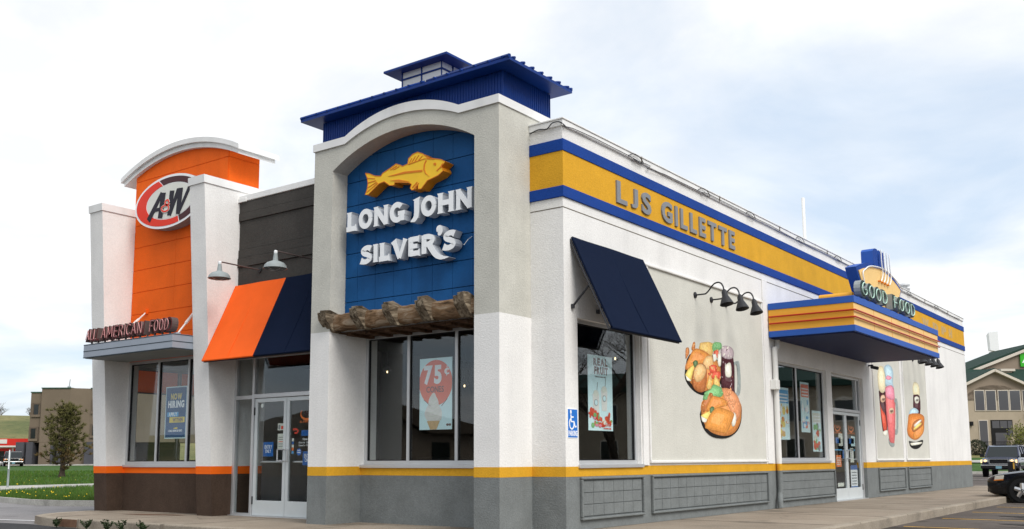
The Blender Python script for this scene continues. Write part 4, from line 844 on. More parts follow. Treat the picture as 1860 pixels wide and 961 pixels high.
# grey canopy with stays and the letters standing on it
T=thing('window_canopy','grey metal canopy with dark grooves above the left window','canopy',(-8.89,.3,3.04))
cx0,cx1,cy0,cy1=-10.395,-7.405,-.17,.80
part('fascia',MB().box(cx0,cx1,cy0,cy1,3.06,3.33,M['cangrey']),T,bevel=.004)
part('soffit',MB().box(cx0+.03,cx1-.03,cy0+.03,cy1-.01,3.046,3.0605,M['cansoff']),T)
for z in (3.055,3.18,3.31): part('groove',MB().box(cx0-.003,cx1+.003,cy0-.003,cy1-.02,z,z+.016,M['canline']),T)
for a,b in (((-9.80,.82,4.06),(-9.55,-.02,3.34)),((-8.05,.82,3.99),(-7.55,.02,3.34))):
    st_=part('stay_rod',MB().tube([a,b],.016,M['pipe'],6),T,40); mid=Vector(a).lerp(Vector(b),.3); part('turnbuckle',MB().tube([Vector(a).lerp(Vector(b),.25),Vector(a).lerp(Vector(b),.6)],.028,M['pipe'],8),st_,40)
    part('bracket',MB().box(a[0]-.05,a[0]+.05,.78,.83,a[2]-.04,a[2]+.05,M['orange']),st_)
    part('bracket',MB().box(b[0]-.04,b[0]+.04,b[1]-.05,b[1]+.05,3.331,3.37,M['cangrey']),st_)
T=thing('canopy_lettering','standing dark red neon letters ALL AMERICAN FOOD on the grey canopy','sign',(-8.9,-.1,3.33))
P=FR(-.02)
def neonletters(T,P,text,u0,u1,v0,h,d1,mf,ms,mn,slant=0,bold=.012,gap=.13):
    for vs,fs in layout(text,u0,u1,v0,h,bold,gap,slant):
        mb=MB(); ff=[f for f in fs if all(vs[i][2]>.99 for i in f)]
        mb.add([P(u,v,t*d1) for u,v,t in vs],ff,mf); k=mb.mi(ms)
        for f in fs:
            if f not in ff: mb.f.append(list(f)); mb.fm.append(k)
        lt=part('letter',mb,T)
    return
neonletters(T,P,'ALL',-10.36,-9.87,3.385,.25,.14,M['maroon'],M['letside'],None,.12)
neonletters(T,P,'AMERICAN',-9.80,-8.34,3.385,.255,.14,M['maroon'],M['letside'],None,.12)
neonletters(T,P,'FOOD',-8.18,-7.47,3.385,.255,.14,M['maroon'],M['letside'],None,.12)
def neon(T,P,text,u0,u1,v0,h,d,m,r,slant=0):
    # single-line tubes, one part per letter
    SK={'A':[[(.0,0),(.3,1),(.6,0)],[(.1,.35),(.5,.35)]],'L':[[(.05,1),(.05,0),(.5,0)]],'M':[[(0,0),(.08,1),(.38,.25),(.68,1),(.76,0)]],'E':[[(.5,1),(.05,1),(.05,0),(.5,0)],[(.05,.5),(.42,.5)]],
        'R':[[(.05,0),(.05,1),(.4,1),(.5,.78),(.4,.53),(.05,.5)],[(.3,.5),(.55,0)]],'I':[[(.05,0),(.05,1)]],'C':[arc(.32,.5,.28,.5,45,315,14)],'N':[[(.05,0),(.05,1),(.55,0),(.55,1)]],
        'F':[[(.05,0),(.05,1),(.5,1)],[(.05,.5),(.4,.5)]],'O':[arc(.32,.5,.28,.5,0,360,18)],'D':[[(.05,0),(.05,1),(.3,1),(.52,.8),(.58,.5),(.52,.2),(.3,0),(.05,0)]],'G':[arc(.32,.5,.28,.5,50,330,16)+[(.6,.45),(.36,.45)]]}
    x=0; res=[]
    for c in text:
        if c==' ': x+=.4; continue
        st=SK[c]; w_=max(p[0] for s in st for p in s); res.append((x,st)); x+=w_+.24
    sx=(u1-u0)/(x-.24)
    for ox,st in res:
        mb=MB()
        for s in st: mb.tube([P(u0+(ox+a)*sx+slant*b*h,v0+b*h,d) for a,b in s],r,m,6)
        part('neon_tube',mb,T,60)
neon(T,P,'ALL',-10.31,-9.93,3.415,.195,.17,M['neonpk'],.0065,.12); neon(T,P,'AMERICAN',-9.75,-8.39,3.415,.2,.17,M['neonpk'],.0065,.12); neon(T,P,'FOOD',-8.13,-7.54,3.415,.2,.17,M['neonpk'],.0065,.12)
for x in [-10.25+.24*i for i in range(12)]: part('letter_foot',MB().box(x-.012,x+.012,-.10,-.07,3.331,3.40,M['letside']),T)

# awnings
def awning(name,label,pts,cat='awning',split=None,loc=None,mats=('navy',),th=.03,struts=()):
    T=thing(name,label,cat,loc); a,b,c,d=[Vector(p) for p in pts]   # wall left, wall right, front right, front left
    n=(b-a).cross(d-a).normalized()
    n = n if n.z>0 else -n
    def sheet(p,q,r,s_,m,lab=None):
        nu,nv=14,10; vs=[]; fs=[]
        for side in (0,1):
            for jv in range(nv+1):
                for iu in range(nu+1):
                    u,v=iu/nu,jv/nv; c_=p.lerp(q,u).lerp(s_.lerp(r,u),v); sag=.022*math.sin(math.pi*v)*math.sin(math.pi*u)**.5+.004*math.sin(9*u+4*v)
                    vs.append(c_-n*sag+n*(th if side else 0))
        W=nu+1; K=W*(nv+1)
        for jv in range(nv):
            for iu in range(nu):
                a_=jv*W+iu; fs.append((a_,a_+1,a_+W+1,a_+W)); fs.append((K+a_,K+a_+W,K+a_+W+1,K+a_+1))
        for iu in range(nu): fs.append((iu,K+iu,K+iu+1,iu+1)); b_=nv*W+iu; fs.append((b_,b_+1,K+b_+1,K+b_))
        for jv in range(nv): b_=jv*W; fs.append((b_,b_+W,K+b_+W,K+b_)); b_+=nu; fs.append((b_,K+b_,K+b_+W,b_+W))
        cv=part('canvas',MB().add(vs,fs,M[m]),T,30,label=lab)
        for t_ in (.5,):
            sm=MB(); sm.tube([p.lerp(q,t_).lerp(s_.lerp(r,t_),v/8)-n*(.022*math.sin(math.pi*v/8))+n*(th) for v in range(9)],.005,M[m],5); part('seam',sm,cv)
        hm_=MB(); hm_.tube([s_.lerp(r,v/6)+n*th*.5 for v in range(7)],.02,M[m],6); part('hem',hm_,cv)
    if split is None: sheet(a,b,c,d,mats[0])
    else:
        e=a.lerp(b,split); f=d.lerp(c,split)
        sheet(a,e,f,d,mats[0],'orange canvas half'); sheet(e,b,c,f,mats[1],'navy canvas half')
    fr=MB()
    for p,q in ((a,d),(b,c),(d,c)): fr.tube([p-n*.03,q-n*.03],.016,M['lampm'],6)
    part('frame',fr,T,40)
    for p,q in struts:
        s=part('strut',MB().tube([p,q],.017,M['lampm'],8),T,40); part('foot',MB().lathe([(.03,-.03),(.03,.03)],M['lampm'],p,(0,0,1),8),s)
    return T
awning('entrance_awning','sloping awning, orange on the left and navy on the right, above the entrance',[(-6.94,.86,4.285),(XL-.01,.86,4.285),(XL-.01,.17,2.81),(-6.94,.17,2.81)],split=.472,loc=(-5.4,.5,2.8),mats=('awnor','navy'))
awning('window_awning','sloping navy awning over the side window',[(SW+.01,.957,4.215),(SW+.01,3.084,4.215),(1.24,3.084,2.83),(1.24,.957,2.83)],loc=(.9,2.0,2.8),
  struts=[((SW+.02,.975,3.2),(.90,.975,3.50)),((SW+.02,1.67,3.2),(.90,1.67,3.50)),((SW+.02,2.37,3.2),(.90,2.37,3.50)),((SW+.02,3.06,3.2),(.90,3.06,3.50))])
awning('west_awning','red awning seen through the left window glass',[(-10.84,4.7,3.75),(-10.84,1.1,3.75),(-11.8,1.1,2.55),(-11.8,4.7,2.55)],loc=(-11.2,3,2.5),mats=('awnor',))

# barn lamps over the entrance
def barn_lamp(x,label):
    T=thing('barn_lamp',label,'wall lamp',(x,.9,4.2),'barn lamps over the entrance awning'); y=-.01
    part('arm',MB().tube([(x,.9,4.545),(x,y+.06,4.555),(x,y+.015,4.55),(x,y,4.52)],.013,M['letside'],8),T,40)
    part('wall_plate',MB().lathe([(.05,-.012),(.05,.012)],M['lampm'],(x,.885,4.545),(0,1,0),14),T)
    part('socket',MB().lathe([(.018,4.565),(.032,4.55),(.032,4.52),(.028,4.51)],M['wh'],(x,y,0),n=12),T,40)
    part('shade',MB().lathe([(.030,4.51),(.040,4.44),(.048,4.385),(.085,4.37),(.145,4.345),(.185,4.30),(.195,4.262),(.203,4.256),(.203,4.248),(.188,4.256),(.175,4.30),(.12,4.34),(.03,4.36)],M['galv'],(x,y,0),n=28),T,35)
    part('guard',MB().tube([(x-.17,y,4.256),(x-.09,y,4.225),(x,y,4.215),(x+.09,y,4.225),(x+.17,y,4.256)],.005,M['alu'],5).tube([(x,y-.17,4.256),(x,y-.09,4.225),(x,y,4.215),(x,y+.09,4.225),(x,y+.17,4.256)],.005,M['alu'],5),T,40)
barn_lamp(-6.305,'grey enamel barn lamp in front of the orange half of the awning'); barn_lamp(-4.785,'grey enamel barn lamp above the navy half of the awning')

# gooseneck lamps on the side wall
def goose(y,label,group):
    T=thing('gooseneck_lamp',label,'wall lamp',(SW,y,3.9),group)
    path=[(SW,y,3.905),(.76,y,3.905),(.81,y,3.915),(.87,y,3.97),(.92,y,4.03),(.98,y,4.075),(1.045,y,4.085),(1.10,y,4.06),(1.135,y,4.0),(1.145,y,3.94)]
    part('arm',MB().tube(smooth_path(path,3),.014,M['lampm'],8),T,50)
    part('wall_plate',MB().lathe([(.055,0),(.055,.02),(.02,.035)],M['lampm'],(SW+.008,y,3.905),(1,0,0),16),T)
    ax=Vector((.22,-.10,-.97)).normalized(); c=Vector((1.145,y,3.95))
    part('shade',MB().lathe([(.02,0),(.035,.02),(.05,.05),(.055,.13),(.065,.15),(.118,.27),(.122,.285),(.112,.277),(.05,.16)],M['lampm'],c,ax,20),T,35)
    return T
g1='gooseneck lamps above the large food mural'; g2='gooseneck lamps by the far end of the canopy'
goose(5.014,'black gooseneck lamp above the large food mural, nearest the navy awning',g1); goose(5.684,'middle black gooseneck lamp above the large food mural',g1); goose(6.33,'black gooseneck lamp above the large food mural, nearest the yellow canopy',g1)
for y,l in ((18.30,'black gooseneck lamp mostly hidden behind the yellow canopy corner'),(18.96,'black gooseneck lamp past the yellow canopy, closest to it'),(19.6,'second black gooseneck lamp past the yellow canopy'),(20.25,'farthest black gooseneck lamp past the yellow canopy')): goose(y,l,g2)

# yellow and blue side canopy
T=thing('side_canopy','yellow and blue striped canopy with red tubes over the side entrance','canopy',(1.45,11.7,3.46))
kx0,kx1,ky0,ky1=SW+.035,2.35,8.38,15.06
part('fascia',MB().box(kx0,kx1,ky0,ky1,3.592,4.035,M['canyelf']),T)
part('end_panel',MB().box(kx0,kx1-.002,ky0-.006,ky0+.05,3.593,4.034,M['canyel']),T)
part('top_band',MB().box(kx0,kx1+.02,ky0-.02,ky1+.02,4.036,4.17,M['canoblue']),T,bevel=.004); part('bottom_band',MB().box(kx0,kx1+.02,ky0-.02,ky1+.02,3.47,3.591,M['canoblue']),T,bevel=.004)
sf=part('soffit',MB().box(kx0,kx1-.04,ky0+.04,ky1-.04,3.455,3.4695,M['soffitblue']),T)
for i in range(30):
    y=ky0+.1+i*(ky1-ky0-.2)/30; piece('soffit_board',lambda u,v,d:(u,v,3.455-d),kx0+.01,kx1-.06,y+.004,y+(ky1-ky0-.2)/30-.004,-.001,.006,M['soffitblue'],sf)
for z in (3.745,3.885): part('neon_tube',MB().tube([(kx0+.02,ky0-.035,z),(kx1+.02,ky0-.035,z),(kx1+.035,ky0-.02,z),(kx1+.035,ky1+.02,z)],.017,M['neonred'],8),T,40)
for y in (9.7,11.0,12.4,13.7): part('panel_joint',MB().box(kx1,kx1+.003,y-.004,y+.004,3.6,4.03,M['fishl']),T)
# burger-shaped badge
T=thing('badge_sign','yellow badge with blue outline and white neon steam on the side canopy','sign',(2.1,10.8,4.17))
P=SD(2.2)
outl=[(9.75,4.175),(9.146,4.886),(9.45,4.98),(9.775,5.058),(10.12,5.12),(10.47,5.165),(10.83,5.18),(11.2,5.165),(11.55,5.12),(11.9,5.06),(12.22,4.97),(12.525,4.86),(11.92,4.175)]
part('badge_body',MB().poly(P,outl,-.22,0,M['blueband'],M['canoblue']),T)
face=[(9.83,4.18),(9.29,4.826),(9.64,4.925),(10.2,5.04),(10.8,5.09),(11.37,5.05),(11.9,4.965),(12.40,4.835),(11.85,4.18)]
part('badge_face',MB().poly(P,face,0,.02,M['canyelf']),T)
cr=part('steam_block',MB().poly(P,[(10.36,5.12),(10.36,5.42),(10.42,5.47),(10.55,5.505),(10.70,5.505),(10.72,5.12)],-.24,.012,M['blueband'],M['canoblue']),T)
for k,y in enumerate((10.885,11.09)):
    part('steam_stroke',MB().stroke(P,smooth_path([(y+.0,5.10),(y-.01,5.2),(y-.012,5.36),(y,5.50)],5),.15,-.20,.012,M['blueband'],M['canoblue']),T)
part('neon_tube',MB().tube([P(a,b,.05) for a,b in smooth_path([(9.52,4.62),(9.46,4.80),(9.66,4.91),(10.0,5.02),(10.75,5.10),(11.4,5.08),(12.0,4.98),(12.44,4.85)],4)],.014,M['neonwt'],6),T,40)
for k,y in enumerate((10.775,10.985,11.195,11.41)):
    part('neon_tube',MB().tube([P(a,b,.07) for a,b in smooth_path([(y-.15,4.79),(y-.03,4.845),(y+.06,4.99),(y+.01,5.18),(y-.005,5.40),(y,5.50)],5)],.014,M['neonwt'],6),T,40)
    part('tube_socket',MB().lathe([(.02,0),(.02,.06)],M['fishl'],P(y-.15,4.79,.02),(1,0,0),8),T)
part('raceway',MB().tube([(1.5,8.95,4.26),(2.18,8.95,4.26)],.075,M['canyel'],12),T,40)
T=thing('canopy_lettering','standing dark green neon letters GOOD FOOD on the side canopy','sign',(2.3,11,4.17))
P=SD(2.25)
def canletters(text,u0,u1,h):
    neonletters(T,P,text,u0,u1,4.225,h,.13,M['letgrn'],M['galv'],None,bold=.03,gap=.16); neon(T,P,text,u0+.07,u1-.07,4.258,h-.066,.15,M['neongn'],.0115)
canletters('GOOD',8.77,10.64,.315); canletters('FOOD',11.04,12.87,.315)
part('rail',MB().box(2.28,2.33,8.80,12.85,4.171,4.205,M['canoblue']),T)

# flat letters on the yellow band
T=thing('wall_lettering','grey raised letters LJS GILLETTE on the yellow band','sign',(SW,4.5,5.03))
P=SD(SW+.014)
letters(T,P,'LJS',2.27,3.40,5.04,.325,0,.028,M['metgrey'],.035,.2); letters(T,P,'GILLETTE',3.78,6.80,5.045,.325,0,.028,M['metgrey'],.035,.2)
T=thing('faded_lettering','faded grey marks of removed letters at the far end of the yellow band','lettering',(SW,23,5.1))
for a,b,t_ in ((20.96,21.85,'W'),(22.33,23.05,'D'),(23.46,24.15,'P'),(24.5,24.98,'H')):
    mb=MB(); textmesh(mb,P,t_,a,b,5.10,.22,0,.002,M['ghost'],.09); part('mark',mb,T)

# murals: flat printed food cut-outs fixed to the wall panels
def mural(name,label,data,base=SW+.008):
    ys=[p[0] for c,q in data for p in q]; zs=[p[1] for c,q in data for p in q]
    T=thing(name,label,'mural',(base,(min(ys)+max(ys))/2,min(zs))); P=SD(base)
    for k,(c,q) in enumerate(data):
        q=[tuple(v) for v in smooth_path(list(q)+[q[0]],3)[:-1]]
        z0=.003+.0004*k
        if c in('black','steel'): part('print',MB().poly(P,q,.0,z0,M['f_'+c]),T); continue
        cx_=sum(p[0] for p in q)/len(q); cz_=sum(p[1] for p in q)/len(q); wy=max(p[0] for p in q)-min(p[0] for p in q); wz=max(p[1] for p in q)-min(p[1] for p in q)
        cx_-=wy*.08; cz_+=wz*.10
        pm_=MB().poly(P,q,.0,z0,M['f_%s0'%c])
        for l_ in range(1,5):
            sc_=1-.055*l_-.02*l_*l_; pm_.flat(P,[(cx_+(a-cx_)*sc_,cz_+(b-cz_)*sc_) for a,b in q],z0+.00006*l_,M['f_%s%d'%(c,l_)])
        part('print',pm_,T)
    return T,P
MURAL1.insert(1,('fil',[(4.63,2.53),(4.62,2.42),(4.72,2.33),(4.95,2.235),(5.2,2.20),(5.4,2.22),(5.9,2.36),(5.99,2.7),(5.47,2.89),(4.78,2.79)]))
T,P=mural('food_mural','printed wall mural of two seafood platters with a mug of root beer',MURAL1)
dtl=MB(); rd=random.Random(5)
def inpoly(x,y,pg):
    r=False; j_=len(pg)-1
    for i in range(len(pg)):
        if (pg[i][1]>y)!=(pg[j_][1]>y) and x<(pg[j_][0]-pg[i][0])*(y-pg[i][1])/(pg[j_][1]-pg[i][1])+pg[i][0]: r=not r
        j_=i
    return r
def speck(idx,n,cols,r0,r1,dp):
    pg=MURAL1[idx][1]; xs_=[p[0] for p in pg]; ys_=[p[1] for p in pg]; k=0
    for _ in range(n*6):
        if k>=n: break
        x=rd.uniform(min(xs_),max(xs_)); y=rd.uniform(min(ys_),max(ys_))
        if inpoly(x,y,pg):
            k+=1; a=rd.uniform(0,3.1); rr=rd.uniform(r0,r1)
            e=[(x+rr*math.cos(2*math.pi*i/7)*math.cos(a)-rr*.45*math.sin(2*math.pi*i/7)*math.sin(a),y+(rr*math.cos(2*math.pi*i/7)*math.sin(a)+rr*.45*math.sin(2*math.pi*i/7)*math.cos(a))*.6) for i in range(7)]
            dtl.flat(P,e,dp+.000001*k,M['f_'+rd.choice(cols)])
lump=MB(); rl=random.Random(9)
def lumps(idx,n,c,r0,r1,dp):
    pg=MURAL1[idx][1]; xs_=[p[0] for p in pg]; ys_=[p[1] for p in pg]; k=0
    for _ in range(n*8):
        if k>=n: break
        x=rl.uniform(min(xs_),max(xs_)); y=rl.uniform(min(ys_),max(ys_))
        if not inpoly(x,y,pg): continue
        k+=1; a=rl.uniform(0,3.1); rr=rl.uniform(r0,r1)
        for l_ in range(4):
            s_=1-.24*l_; lump.flat(P,[(x+rr*s_*(math.cos(t)*math.cos(a)-.55*math.sin(t)*math.sin(a)),y+(l_*.06*rr)+rr*s_*(math.cos(t)*math.sin(a)+.55*math.sin(t)*math.cos(a))*.62) for t in [2*math.pi*i/10 for i in range(10)]],dp+.000012*k+.000003*l_,M['f_%s%d'%(c,l_+(1 if l_ else 0))])
for idx,(c,q) in enumerate(MURAL1):
    if c=='shr': lumps(idx,26,'shr',.055,.085,.003+.0004*idx+.0003)
    if c=='salad': lumps(idx,14,'salad',.03,.06,.003+.0004*idx+.0003)
    if idx==1: lumps(idx,16,'fry',.05,.09,.003+.0004*idx+.0003)
part('print_lumps',lump,T,kind='stuff')
names=[c for c,q in MURAL1]
nd=.003+.0012*len(MURAL1)+.002
for idx,(c,q) in enumerate(MURAL1):
    top=.003+.0004*idx+.00032
    if c in('fil','fil2'): speck(idx,40,['fil','brown','fry','fil2'],.008,.03,top)
    if c=='fry': speck(idx,16,['lemon','fry','pot'],.02,.06,top)
    if c=='brown': speck(idx,20,['brown','pot','fil'],.01,.03,top)
    if c=='cola': speck(idx,14,['brown','cola','ice'],.02,.05,top)
    if c=='ice': speck(idx,16,['pale','ice','cola'],.03,.06,top)
    if c=='pot': speck(idx,20,['lemon','fil','pale'],.008,.02,top)
    if c=='red': speck(idx,10,['pot','shr','red'],.02,.05,top)
part('print_detail',dtl,T,kind='stuff')
T,P=mural('drink_mural','printed wall mural of two tall float drinks with a pink mug',MURAL2)
tm=MB(); textmesh(tm,P,'A&W',16.2,16.45,2.54,.07,.02,.0215,M['choc'],.03); textmesh(tm,P,'A&W',16.92,17.2,2.25,.07,.02,.0215,M['choc'],.03); part('print',tm,T)
T,P=mural('hot_dog_mural','printed wall mural of a chili hot dog in front of a root beer float',MURAL3)
tm=MB(); textmesh(tm,P,'A&W',19.68,19.95,2.68,.07,.02,.0215,M['choc'],.03); part('print',tm,T)

# accessible parking sign
T=thing('parking_sign','blue wheelchair PARKING sign on the white corner beside the side window','sign',(SW,.955,1.3))
P=SD(SW); a0,a1,b0,b1=.825,1.085,1.30,1.72
part('plate',MB().pbox(P,a0,a1,b0,b1,.0,.006,M['wh']),T); part('field',MB().pbox(P,a0+.008,a1-.008,b0+.01,b1-.01,.006,.008,M['hcblue']),T)
sy=MB(); sy.poly(P,ellipse(.905,1.672,.02,.03,14),.008,.010,M['wh']); sy.stroke(P,[(.905,1.635),(.912,1.535),(.985,1.535),(1.012,1.46),(1.05,1.47)],.024,.008,.0105,M['wh']); sy.stroke(P,[(.91,1.60),(.975,1.60)],.02,.008,.011,M['wh'])
sy.stroke(P,arc(.925,1.505,.058,.075,115,390,20),.02,.008,.0115,M['wh']); part('symbol',sy,T)
tx=MB(); textmesh(tx,P,'PARKING',.842,1.068,1.335,.07,.008,.010,M['wh'],.03,.07); part('word',tx,T)

# window posters (flat print on sheets behind the glass)
def poster(name,label,P,u0,u1,v0,v1,bgm,border=None):
    T=thing(name,label,'poster',P((u0+u1)/2,v0,0)); part('sheet',MB().pbox(P,u0,u1,v0,v1,-.004,0,M[border or bgm]),T)
    if border: part('field',MB().pbox(P,u0+.02,u1-.02,v0+.02,v1-.02,0,.0015,M[bgm]),T)
    return T
P=FR(.871-.0)
PF=FR(.875)
T=poster('cone_poster','pale blue poster with red disc reading 75 cents CONES and an ice cream cone',PF,-2.26,-1.585,1.472,2.602,'cyan')
d=.0015
dm=MB().poly(PF,[p for p in ellipse(-1.925,2.21,.345,.36,48)],0,d,M['coral'])
dm.v=[(min(max(x,-2.258),-1.587),y,z) for x,y,z in dm.v]; part('disc',dm,T)
tm=MB(); textmesh(tm,PF,'75',-2.17,-1.80,2.21,.26,d,d*2,M['wh'],.05); textmesh(tm,PF,'c',-1.745,-1.645,2.335,.135,d,d*2,M['wh'],.02); tm.stroke(PF,[(-1.70,2.31),(-1.685,2.48)],.014,d,d*2.6,M['wh']); part('print',tm,T)
tm=MB(); textmesh(tm,PF,'CONES',-2.115,-1.755,2.06,.09,d,d*2,M['pgrey'],.012); part('print',tm,T)
ic=MB(); ic.poly(PF,smooth_path([(-2.12,1.64),(-2.15,1.74),(-2.08,1.86),(-2.06,1.95),(-2.01,2.02),(-1.975,2.05),(-1.94,2.045),(-1.91,1.99),(-1.87,1.93),(-1.85,1.85),(-1.79,1.75),(-1.80,1.64),(-1.85,1.61),(-2.07,1.61)],3),d,d*2,M['icecream'])
for k in range(5): ic.stroke(PF,smooth_path([(-2.10+.025*k,1.70+.06*k),(-1.97,1.68+.06*k),(-1.84-.012*k,1.74+.055*k)],4),.012,d*2,d*2.5,M['paper'])
ic.poly(PF,[(-2.10,1.61),(-1.83,1.61),(-1.90,1.475),(-2.03,1.475)],d*2,d*3,M['cone'])
for q in (((-2.17,1.95),(-2.02,1.84)),((-1.68,1.95),(-1.80,1.84))): ic.stroke(PF,list(q),.01,d,d*2,M['pgrey'])
ic.poly(PF,ellipse(-1.675,1.545,.028,.02,14),d,d*2,M['pgrey']).poly(PF,ellipse(-1.625,1.545,.022,.02,14),d,d*2,M['pgrey']); part('print',ic,T)
T=poster('hiring_poster','navy NOW HIRING poster with pale border in the left window',FR(.908),-9.12,-8.42,1.44,2.475,'pnavy','cyan'); PF=FR(.908)
tm=MB(); textmesh(tm,PF,'NOW',-8.95,-8.58,2.22,.11,d,d*2,M['pgold'],.05); textmesh(tm,PF,'HIRING',-9.03,-8.50,2.06,.125,d,d*2,M['wh'],.05)
tm.pbox(PF,-9.05,-8.68,1.875,1.965,d,d*2,M['psky']); textmesh(tm,PF,'APPLY',-9.0,-8.72,1.885,.07,d*2,d*3,M['wh'],.05); tm.pbox(PF,-8.97,-8.47,1.755,1.865,d,d*2,M['pyel']); textmesh(tm,PF,'WITHIN',-8.86,-8.53,1.775,.07,d*2,d*3,M['pgrey'],.05)
tm.poly(PF,[(-8.84,1.64),(-8.78,1.655),(-8.72,1.665),(-8.68,1.645),(-8.72,1.625),(-8.79,1.63)],d,d*2,M['pyel']); textmesh(tm,PF,"LONG JOHN SILVER'S",-9.0,-8.54,1.575,.038,d,d*2,M['wh'],.03); part('print',tm,T)
PS=SD(.447)
T=poster('fruit_poster','pale blue poster with REAL FRUIT lettering, two cups and strawberries in the side window',PS,1.60,2.31,1.43,2.57,'cyan')
tm=MB(); textmesh(tm,PS,'REAL',1.76,2.17,2.42,.10,d,d*2,M['pgrey'],.06); textmesh(tm,PS,'FRUIT',1.78,2.18,2.29,.10,d,d*2,M['pgrey'],.06); textmesh(tm,PS,'Limited time only',1.80,2.12,2.235,.025,d,d*2,M['pgrey'],.02)
for cx_,cz_ in ((1.82,1.86),(2.06,1.93)):
    tm.poly(PS,[(cx_-.075,cz_-.2),(cx_+.075,cz_-.2),(cx_+.095,cz_+.12),(cx_-.095,cz_+.12)],d,d*2,M['icecream']); tm.poly(PS,ellipse(cx_,cz_-.01,.055,.05,16),d*2,d*3,M['metgrey']); tm.poly(PS,ellipse(cx_,cz_-.01,.043,.04,16),d*3,d*4,M['cyan']); tm.poly(PS,ellipse(cx_,cz_+.13,.075,.05,14),d*2,d*3,M['paper']); tm.stroke(PS,[(cx_+.02,cz_+.1),(cx_+.05,cz_+.3)],.014,d,d*1.5,M['metgrey'])
rd=random.Random(11)
for k in range(46):
    x=rd.uniform(1.63,2.28); z=1.5+.26*(abs(x-1.97)/.36)*rd.random()+.1*rd.random()
    tm.poly(PS,ellipse(x,z,rd.uniform(.02,.05),rd.uniform(.02,.05),9),d*2,d*2.2+.00006*k+d,M['f_red'] if rd.random()<.7 else M['f_'+rd.choice(['salad','pale','pink'])])
textmesh(tm,PS,'Real fruit',2.0,2.24,1.50,.035,d*6,d*7,M['strred'],.03); textmesh(tm,PS,'in every cup',2.02,2.24,1.455,.03,d*6,d*7,M['strred'],.03); part('print',tm,T)
def window_poster(name,label,u0,u1,v0,v1,top,cols,words=None):
    T=poster(name,label,PS,u0,u1,v0,v1,'cyan'); tm=MB(); tm.pbox(PS,u0+.03,u1-.03,v1-(v1-v0)*.3,v1-.05,d,d*2,M[top])
    for i in range(3): tm.pbox(PS,u0+.08,u1-.08,v1-(v1-v0)*.12-.07*i-.03,v1-(v1-v0)*.12-.07*i,d*2,d*3,M['wh'])
    for k in range(22):
        x=rd.uniform(u0+.1,u1-.1); z=rd.uniform(v0+.08,v1-(v1-v0)*.38); tm.poly(PS,ellipse(x,z,rd.uniform(.03,.1),rd.uniform(.03,.1),10),d,d*2+.00008*k,M[rd.choice(cols)])
    part('print',tm,T)
window_poster('platter_poster','pale blue poster of fried food in the near pane of the second side window',9.07,9.76,1.40,2.51,'psky',['f_fry','f_fil','f_pot','f_lemon','wh'])
window_poster('coral_poster','tall coral and pale blue poster in the far pane of the second side window',10.48,11.03,1.58,2.70,'coral',['coral','cyan','psky','wh'])
window_poster('menu_poster','white menu poster with small red print, lowest in the far pane',11.17,11.75,1.155,2.085,'paper',['metgrey','f_red','f_pale','wh','f_salad'])

# small fixtures
T=thing('downpipe','white downpipe on the side wall turning grey at the base','downpipe',(SW,8.55,0))
part('pipe',MB().tube(smooth_path([(SW+.05,8.75,3.47),(SW+.06,8.75,3.38),(SW+.07,8.70,3.30),(SW+.07,8.58,3.22),(SW+.07,8.56,3.1),(SW+.07,8.56,.9)],4),.055,M['pipe'],12),T,50)
part('pipe',MB().tube([(SW+.07,8.56,.9),(SW+.07,8.56,.76)],.0552,M['yellow'],12),T,50)
part('pipe',MB().tube(smooth_path([(SW+.07,8.56,.76),(SW+.07,8.56,.4),(SW+.07,8.54,.28),(SW+.10,8.46,.16),(SW+.11,8.44,.02)],4),.056,M['grey'],12),T,50)
solo('utility_box',MB().box(SW+.02,SW+.16,8.36,8.54,2.40,2.60,M['pipe']).box(SW+.0,SW+.02,8.40,8.50,2.45,2.55,M['pipe']),'small white box clipped beside the downpipe','box',bevel=.02)
cb=MB(); pts=[(SW+.045,y,z) for y,z in CABLE]
more=[(SW+.045,y,5.865+.02*math.sin(y*1.7)) for y in [8.6+.8*i for i in range(23)]]
cb.tube(pts+more,.006,M['lampm'],5)
for y0 in (2.9,5.45,7.6,10.4,13.0,16.2,19.5,22.8): cb.tube(smooth_path([(SW+.05,y0-.25,5.88),(SW+.06,y0-.1,5.94),(SW+.06,y0+.1,5.93),(SW+.06,y0+.22,5.86),(SW+.05,y0+.1,5.84),(SW+.05,y0-.1,5.86)],4),.007,M['lampm'],5)
cb.tube(smooth_path([(.05,.715,5.83),(.2,.71,5.86),(.35,.71,5.84),(.45,.71,5.91),(.58,.72,5.90),(SW+.045,.82,5.84)],4),.009,M['lampm'],5)
solo('parapet_cable',cb,'dark cable with loose loops running along the white parapet','cable')
solo('vent_pipe',MB().lathe([(.045,5.5),(.045,8.18),(.03,8.2)],M['pipe'],(-1.0,15.33,0),n=14),'tall white pipe standing on the roof','pipe',smooth=40)
solo('roof_vent',MB().lathe([(.12,5.5),(.12,6.35),(.2,6.36),(.22,6.44),(.14,6.46),(.14,6.52),(.22,6.53),(.22,6.58),(.05,6.62)],M['alu'],(-.15,21.9,0),n=18),'grey metal vent cap peeking over the far parapet','vent',smooth=35)
# soffit light and camera under canopy far corner
T=thing('wall_camera','small dark camera under the far corner of the side canopy','camera',(SW,15.2,3.3)); part('bracket',MB().box(SW,SW+.12,15.18,15.24,3.38,3.42,M['lampm']),T); part('body',MB().tube([(SW+.08,15.21,3.36),(SW+.26,15.12,3.31)],.045,M['lampm'],10),T,40)
